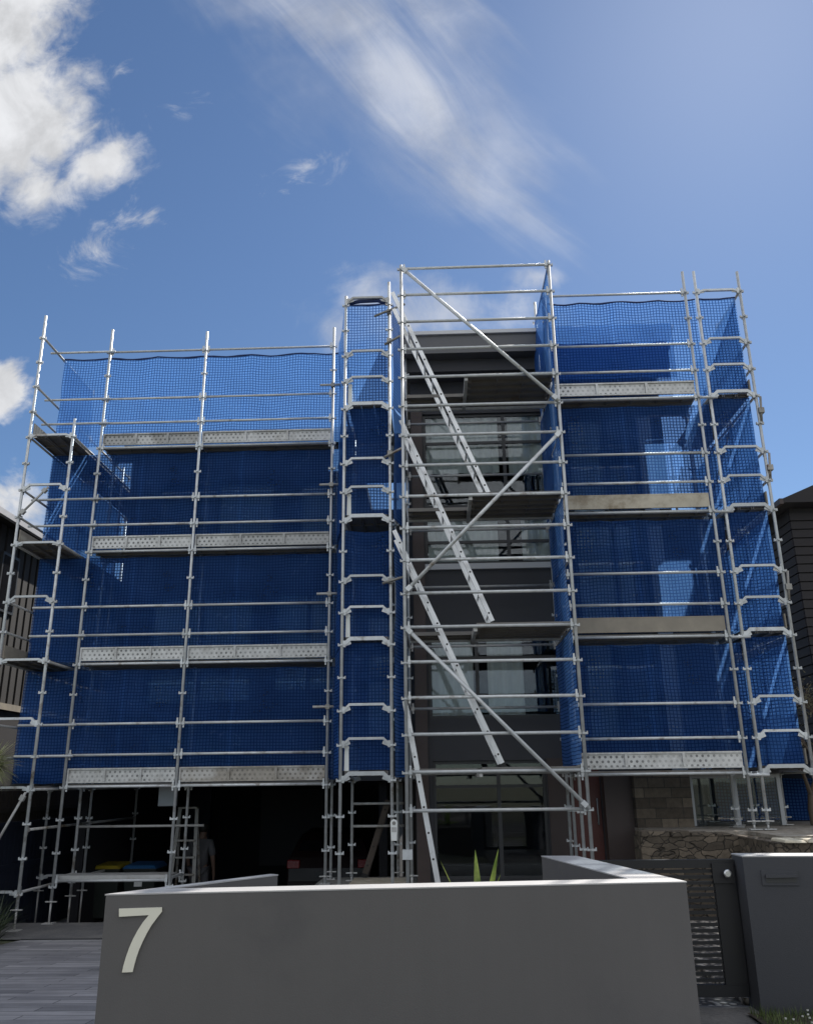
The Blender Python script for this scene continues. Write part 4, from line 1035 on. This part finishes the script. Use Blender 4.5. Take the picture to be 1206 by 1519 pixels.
# scaffold tag on the post
c = at(584.5, 1231, YM-.06)
sg = thing('scaffold_tag', 'white inspection tag with a round hole clipped to the post beside the tower', 'tag', (c.x, c.y, c.z))
tp_ = [(-.04, -.15), (.04, -.15), (.048, .06), (.052, .09), (.036, .125), (0, .14), (-.036, .125), (-.052, .09), (-.048, .06)]
mb = MB(); n_ = len(tp_)
mb.v += [Vector((c.x+a, c.y-.012, c.z+b_)) for a, b_ in tp_]+[Vector((c.x+a, c.y-.004, c.z+b_)) for a, b_ in tp_]
mb.face(range(n_)); mb.face([n_+i for i in reversed(range(n_))])
for i in range(n_): mb.face((i, n_+i, n_+(i+1) % n_, (i+1) % n_))
mb.build('holder', 'tag_white', sg)
k = MB(); k.box((c.x-.034, c.y-.0145, c.z-.035), (c.x+.034, c.y-.0125, c.z+.03)); k.build('inspection_card', 'galv_old', sg)
k = MB(); k.tube([(c.x, c.y-.0155, c.z+.085), (c.x, c.y-.0125, c.z+.085)], .026, 14); k.build('ring', 'clamp_steel', sg)

# ------------------------------------------------------------------ the person in the garage
def skin(name, verts, edges, radii, m, par=None, sub=2, root=0, base=None):
    me = bpy.data.meshes.new(name); off = world_off(par) if par is not None else Vector(base)
    me.from_pydata([Vector(v)-off for v in verts], edges, []); ob = bpy.data.objects.new(name, me); COL.objects.link(ob)
    if par is not None: ob.parent = par
    else: ob.location = off
    sk = ob.modifiers.new('skin', 'SKIN'); sk.use_smooth_shade = True
    for i, r in enumerate(radii):
        d_ = me.skin_vertices[0].data[i]; d_.radius = (r, r) if not isinstance(r, tuple) else r; d_.use_root = (i == root)
    ss_ = ob.modifiers.new('sub', 'SUBSURF'); ss_.levels = sub; ss_.render_levels = sub
    me.materials.append(MATS[m]); return ob
pp = at(296, 1290, 17.1); bx_, by_, bz_ = pp.x, 17.1, -.8
V = lambda x, y, zz: (bx_+x, by_+y, bz_+zz)
vs = [V(0, 0, .95), V(0, -.01, 1.12), V(0, 0, 1.32), V(.01, .02, 1.43), V(.02, .04, 1.52), V(.025, .06, 1.60), V(.03, .06, 1.70),
      V(-.17, 0, 1.37), V(-.23, -.02, 1.10), V(-.21, .09, .87), V(-.2, .12, .79),
      V(.17, 0, 1.37), V(.25, -.03, 1.11), V(.25, .07, .87), V(.25, .1, .79),
      V(-.09, 0, .88), V(-.10, .03, .48), V(-.11, -.03, .07), V(-.11, .10, .035),
      V(.09, 0, .88), V(.10, -.02, .48), V(.12, -.05, .07), V(.13, .08, .035)]
es = [(0, 1), (1, 2), (2, 3), (3, 4), (4, 5), (5, 6), (2, 7), (7, 8), (8, 9), (9, 10), (2, 11), (11, 12), (12, 13), (13, 14), (0, 15), (15, 16), (16, 17), (17, 18), (0, 19), (19, 20), (20, 21), (21, 22)]
rs = [.14, .125, .14, .06, .058, .085, .075, .065, .043, .032, .03, .065, .043, .032, .03, .085, .058, .042, .035, .085, .058, .042, .035]
o0 = len(vs)
for hand, s in ((10, -1), (14, 1)):          # fingers and thumb
    hx, hy, hz_ = vs[hand]
    for f in range(4):
        i = len(vs); oy = -.03+f*.02
        vs += [(hx+s*.004, hy+oy, hz_-.06), (hx-s*.004, hy+oy+.008, hz_-.10-(.01 if f in (1, 2) else 0))]; es += [(hand, i), (i, i+1)]; rs += [.0095, .008]
    i = len(vs); vs += [(hx-s*.02, hy+.045, hz_-.02), (hx-s*.025, hy+.055, hz_-.06)]; es += [(hand, i), (i, i+1)]; rs += [.011, .009]
person = skin('person', vs, es, rs, 'skin', None, base=(bx_, by_, bz_))
tag(person, 'person in a grey shirt and dark trousers standing in the garage, back turned', 'person')
skin('shirt', [V(0, -.005, .90), V(0, -.01, 1.12), V(0, 0, 1.33), V(0, .01, 1.42), V(-.18, 0, 1.38), V(-.235, -.02, 1.12), V(.18, 0, 1.38), V(.252, -.03, 1.13)],
     [(0, 1), (1, 2), (2, 3), (2, 4), (4, 5), (2, 6), (6, 7)], [.175, .165, .165, .075, .085, .068, .085, .068], 'shirt_grey', person)
skin('trousers', [V(0, 0, .97), V(-.09, 0, .88), V(-.10, .03, .48), V(-.11, -.03, .09), V(.09, 0, .88), V(.10, -.02, .48), V(.12, -.05, .09)],
     [(0, 1), (1, 2), (2, 3), (0, 4), (4, 5), (5, 6)], [.155, .105, .08, .065, .105, .08, .065], 'trouser_dark', person)
skin('hair', [V(.02, .025, 1.55), V(.025, .035, 1.64), V(.03, .055, 1.73)], [(0, 1), (1, 2)], [.085, .104, .085], 'hair', person)

# ------------------------------------------------------------------ plants
def blade(b, p, d, L, w, droop, n=6, fold=.25, tw=0):
    """tapering leaf from p, first going along d, bending down"""
    p = Vector(p); d = Vector(d).normalized(); side = d.cross(Vector((0, 0, 1)))
    if side.length < .05: side = Vector((1, 0, 0))
    side.normalize(); side = Matrix.Rotation(tw, 3, d) @ side
    o = len(b.v)
    for i in range(n+1):
        t = i/n; ww = w*(1-t)**.75*(.75+.5*min(1, t*4)) if i < n else .001
        up = side.cross(d).normalized()
        b.v += [p-side*ww/2+up*ww*fold, p.copy(), p+side*ww/2+up*ww*fold]
        p = p+d*(L/n); d = (d+Vector((0, 0, -droop/n))).normalized()
    for i in range(n):
        a = o+3*i
        b.face((a, a+1, a+4, a+3), True); b.face((a+1, a+2, a+5, a+4), True)
ag = thing('agave_plant', 'spiky green agave with upright pointed leaves behind the numbered wall', 'plant', (0, 5.7, .58))
pts = [((703, 1325), (705, 1264), 5.75, .085), ((713, 1325), (739, 1263), 5.6, .085), ((688, 1322), (654, 1280), 5.7, .04), ((736, 1322), (742, 1300), 5.65, .07)]
c = atz(708, 1345, .58); c = at(708, 1345, 5.75); rb = Vector((c.x, 5.75, .59)); ag.location = rb
for (a, t_, yy, w0) in pts:
    b = MB(); e = at(*t_, yy); s_ = rb+Vector((random.uniform(-.03, .03), 0, 0)); dd = e-s_
    blade(b, s_, dd+Vector((0, 0, .05*dd.length)), dd.length*1.02, w0, .1, 8, .3); b.build('leaf', 'leaf_agave', ag)
for i in range(14):
    a = i*2.4; b = MB(); blade(b, rb, (math.cos(a), math.sin(a), random.uniform(.25, .6)), random.uniform(.3, .42), .08, .5, 7, .3); b.build('leaf', 'leaf_agave', ag)
yc = at(3, 1122, 13.1); 
yt = thing('yucca_tree', 'pale spiky yucca crown rising beside the side scaffold in front of the brown house', 'tree', (yc.x-.25, 13.1, -.4))
b = MB(); b.tube([(yc.x-.25, 13.1, -.4), (yc.x-.2, 13.08, .6), (yc.x-.16, 13.1, yc.z-.25)], [.13, .1, .085], 9); b.build('trunk', 'bark', yt)
b = MB()
for i in range(260):
    a = random.uniform(0, 6.283); e = math.asin(random.uniform(-.75, .95)); L = random.uniform(.28, .52)
    blade(b, (yc.x-.16+.04*math.cos(a), 13.1+.04*math.sin(a), yc.z-.15+random.uniform(-.1, .1)), (math.cos(a)*math.cos(e), math.sin(a)*math.cos(e), math.sin(e)+.25), L, .026, .5, 4, .2)
b.cur = 0; b.build('crown', 'leaf_pale', yt)
# strappy dark plants at the driveway's edge
for i, (px, py, yy) in enumerate(((0, 1392, 12.3), (-22, 1404, 11.7), (4, 1384, 13.0))):
    p = at(px, py, yy); zz = zdrive(yy)-.02; b = MB()
    for k in range(70):
        a = random.uniform(0, 6.283); e = random.uniform(.5, 1.45)
        blade(b, (p.x-.15+random.uniform(-.08, .08), yy+random.uniform(-.08, .08), zz), (math.cos(a)*math.cos(e), math.sin(a)*math.cos(e), math.sin(e)), random.uniform(.4, .75), .022, random.uniform(.5, 1.2), 5, .2)
    o = b.build('strappy_plant', 'leaf_dark', None, base=(p.x-.15, yy, zz)); tag(o, ('middle', 'nearest', 'farthest')[i]+' clump of dark strappy leaves at the edge of the paved driveway', 'plant', 'strappy plants along the driveway')

# lawn by the letterbox wall
def zl(x, y): return .02+.035*mnoise.noise(Vector((x*1.3, y*1.3, 0)))+max(0, (x-2.3))*.03
b = MB(); b.grid(lambda u, v: (2.15+u*2.4, 5.0+v*1.84-u*.2, zl(2.15+u*2.4, 5.0+v*1.84)), 30, 24); tag(b.build('lawn_soil', 'soil'), kind='structure')
b = MB(); fl = []
for i in range(9000):
    x, y = random.uniform(2.17, 4.3), random.uniform(5.2, 6.83); y = min(y, 6.83-(x-2.15)*.09)
    if random.random() < .35 and mnoise.noise(Vector((x*3, y*3, 5))) < -.1: continue
    a = random.uniform(0, 6.283); t_ = random.uniform(.1, .7); h = random.uniform(.03, .085)
    p = Vector((x, y, zl(x, y)-.005)); q = p+Vector((math.cos(a)*t_*h, math.sin(a)*t_*h, h)); s_ = Vector((-math.sin(a), math.cos(a), 0))*random.uniform(.002, .004)
    o = len(b.v); b.v += [p-s_, p+s_, q]; b.face((o, o+1, o+2))
tag(b.build('grass', 'grass_blade'), kind='stuff')
b = MB()
for i in range(90):
    x, y = random.uniform(2.2, 4.2), random.uniform(6.1, 6.78); y = min(y, 6.78-(x-2.15)*.09)
    b.cbox((x, y, zl(x, y)+.05+random.uniform(-.02, .02)), (.012, .012, .008))
tag(b.build('clover_flowers', 'flower'), kind='stuff')

# bare twiggy tree at the right
def twig_tree(label, base, h, seed, leaf, nleaf=500):
    rnd_ = random.Random(seed); t = thing('tree', label, 'tree', base, None)
    b = MB(); tips = []
    def grow_(p, d, L, r, k):
        q = p+d*L; mid = p+d*L*.5+Vector((rnd_.uniform(-1, 1), rnd_.uniform(-1, 1), 0))*L*.05
        b.tube([p, mid, q], [r, r*.85, r*.68], 6, cap=False)
        if k == 0: tips.append(q); return
        for i in range(rnd_.choice((2, 3, 3))):
            dd = (d+Vector((rnd_.uniform(-.8, .8), rnd_.uniform(-.8, .8), rnd_.uniform(-.15, .5)))).normalized(); grow_(q, dd, L*rnd_.uniform(.6, .85), r*.62, k-1)
            if k < 3: tips.append(q)
    grow_(Vector(base), Vector((0, 0, 1)), h*.3, .06, 5); b.build('trunk', 'bark', t)
    f = MB()
    for i in range(nleaf):
        p = rnd_.choice(tips)+Vector([rnd_.gauss(0, .1) for _ in range(3)])
        blade(f, p, (rnd_.uniform(-1, 1), rnd_.uniform(-1, 1), rnd_.uniform(-.6, .6)), rnd_.uniform(.06, .13), .03, .4, 2, .1)
    f.build('crown', leaf, t)
twig_tree('thin twiggy tree with dry pale leaves against the dark neighbouring building', (6.35, 14.6, G_GARDEN), 2.6, 5, 'leaf_dry', 700)
twig_tree('bare twiggy shrub hanging over the stone wall by the end run', (5.75, 13.9, G_GARDEN), 1.5, 8, 'leaf_dry', 160)

# ------------------------------------------------------------------ neighbours
nb = thing('house', 'brown neighbouring house with upright cladding battens and a dark low roof', 'house', (-12, 18, -.4))
MB().box((-16, 14.6, -.4), (-8.75, 25, 6.75)).build('wall', 'neighbour_brown', nb)
b = MB(); y = 14.62
while y < 25: b.box((-8.749, y, 3.25), (-8.70, y+.20, 6.74)); y += .29
b.build('cladding', 'neighbour_brown', nb)
MB().box((-8.748, 14.6, 3.12), (-8.66, 25, 3.245)).build('band', 'timber_old', nb)
MB().box((-8.747, 14.61, -.4), (-8.72, 25, 3.11)).build('plinth', 'neighbour_dark', nb)
rr = MB().hexa([(-16.3, 14.2, 6.78), (-8.42, 14.2, 6.78), (-8.42, 25.4, 6.78), (-16.3, 25.4, 6.78), (-12.4, 14.2, 7.9), (-12.3, 14.2, 7.9), (-12.3, 25.4, 7.9), (-12.4, 25.4, 7.9)]).build('roof', 'neighbour_dark', nb)
MB().box((-8.419, 14.25, 6.70), (-8.33, 25.3, 6.82)).build('gutter', 'gutter_pale', rr)
wn_ = MB().box((-8.74, 16.2, 5.0), (-8.655, 16.9, 6.2)).build('window', 'frame_dark', nb); MB().box((-8.654, 16.26, 5.06), (-8.648, 16.84, 6.14)).build('pane', 'car_glass', wn_)
nr = thing('house', 'dark brown neighbouring house with a pitched roof at the far right', 'house', (12, 18, .5))
p = at(1152, 748, 17.5); q = at(1206, 724, 17.5); x0 = p.x; sl_ = (q.z-p.z)/(q.x-p.x)
b = MB(); b.hexa([(x0+.25, 17.5, 0), (x0+9, 17.5, 0), (x0+9, 27, 0), (x0+.25, 27, 0), (x0+.25, 17.5, p.z-.1), (x0+9, 17.5, p.z-.1), (x0+9, 27, p.z-.1), (x0+.25, 27, p.z-.1)]); b.build('wall', 'neighbour_dark', nr)
b = MB(); zz = .6
while zz < p.z-.25: b.box((x0+.22, 17.46, zz), (x0+9, 17.498, zz+.16)); b.box((x0+.21, 17.5, zz), (x0+.248, 27, zz+.16)); zz += .19
b.build('cladding', 'neighbour_dark', nr)
b = MB(); pr = [(x0-.02, p.z-.09), (x0+9.3, p.z-.09), (x0+9.3, p.z), (x0+4.6, p.z+4.6*sl_), (x0-.02, p.z)]
n_ = len(pr); b.v += [Vector((x, 17.1, z_)) for x, z_ in pr]+[Vector((x, 27.4, z_)) for x, z_ in pr]
b.face(range(n_)); b.face([n_+i for i in reversed(range(n_))])
for i in range(n_): b.face((i, n_+i, n_+(i+1) % n_, (i+1) % n_))
rr = b.build('roof', 'neighbour_dark', nr)
MB().box((x0-.1, 17.1, p.z-.12), (x0-.021, 27.4, p.z+.0)).build('gutter', 'frame_brown', rr)
for a in ((x0+.9, x0+1.8, 4.6, 5.6), (x0+.7, x0+1.7, 1.8, 3.0)):
    wn_ = MB().box((a[0], 17.42, a[2]), (a[1], 17.455, a[3])).build('window', 'frame_dark', nr); MB().box((a[0]+.06, 17.412, a[2]+.06), (a[1]-.06, 17.419, a[3]-.06)).build('pane', 'car_glass', wn_)

# side boundary fences
fn1 = thing('fence', 'dark navy metal fence running back beside the driveway under the side scaffold', 'fence', (-7.35, 16, -.4))
b = MB(); y = 13.0
while y < 23: b.hexa([(-7.36, y, -.85), (-7.335, y, -.85), (-7.335, y+.08, -.85), (-7.36, y+.08, -.85), (-7.36, y, 1.05), (-7.335, y, 1.05), (-7.335, y+.08, 1.05), (-7.36, y+.08, 1.05)]); b.box((-7.35, y+.08, -.85), (-7.34, y+.16, 1.05)); y += .16
b.build('sheet', 'fence_navy', fn1)
MB().box((-8.7, 23.1, -.85), (-5.9, 23.16, 2.3)).build('cross_panel', 'fence_navy', fn1)  # added panel that blocks the sunlit view past the garage
for zz in (.98, .3): MB().box((-7.332, 13.0, zz), (-7.29, 23, zz+.08)).build('rail', 'fence_navy', fn1)
fn2 = thing('fence', 'weathered brown paling fence standing above the navy fence at the far left', 'fence', (-7.8, 16, -.4))
b = MB(); y = 13.4
while y < 23: b.box((-7.72, y, .2), (-7.70, y+.10, 1.78+random.uniform(-.02, .02))); y += .115
b.build('palings', 'fence_timber', fn2)
MB().box((-7.699, 13.4, 1.2), (-7.65, 23, 1.28)).build('rail', 'fence_timber', fn2)
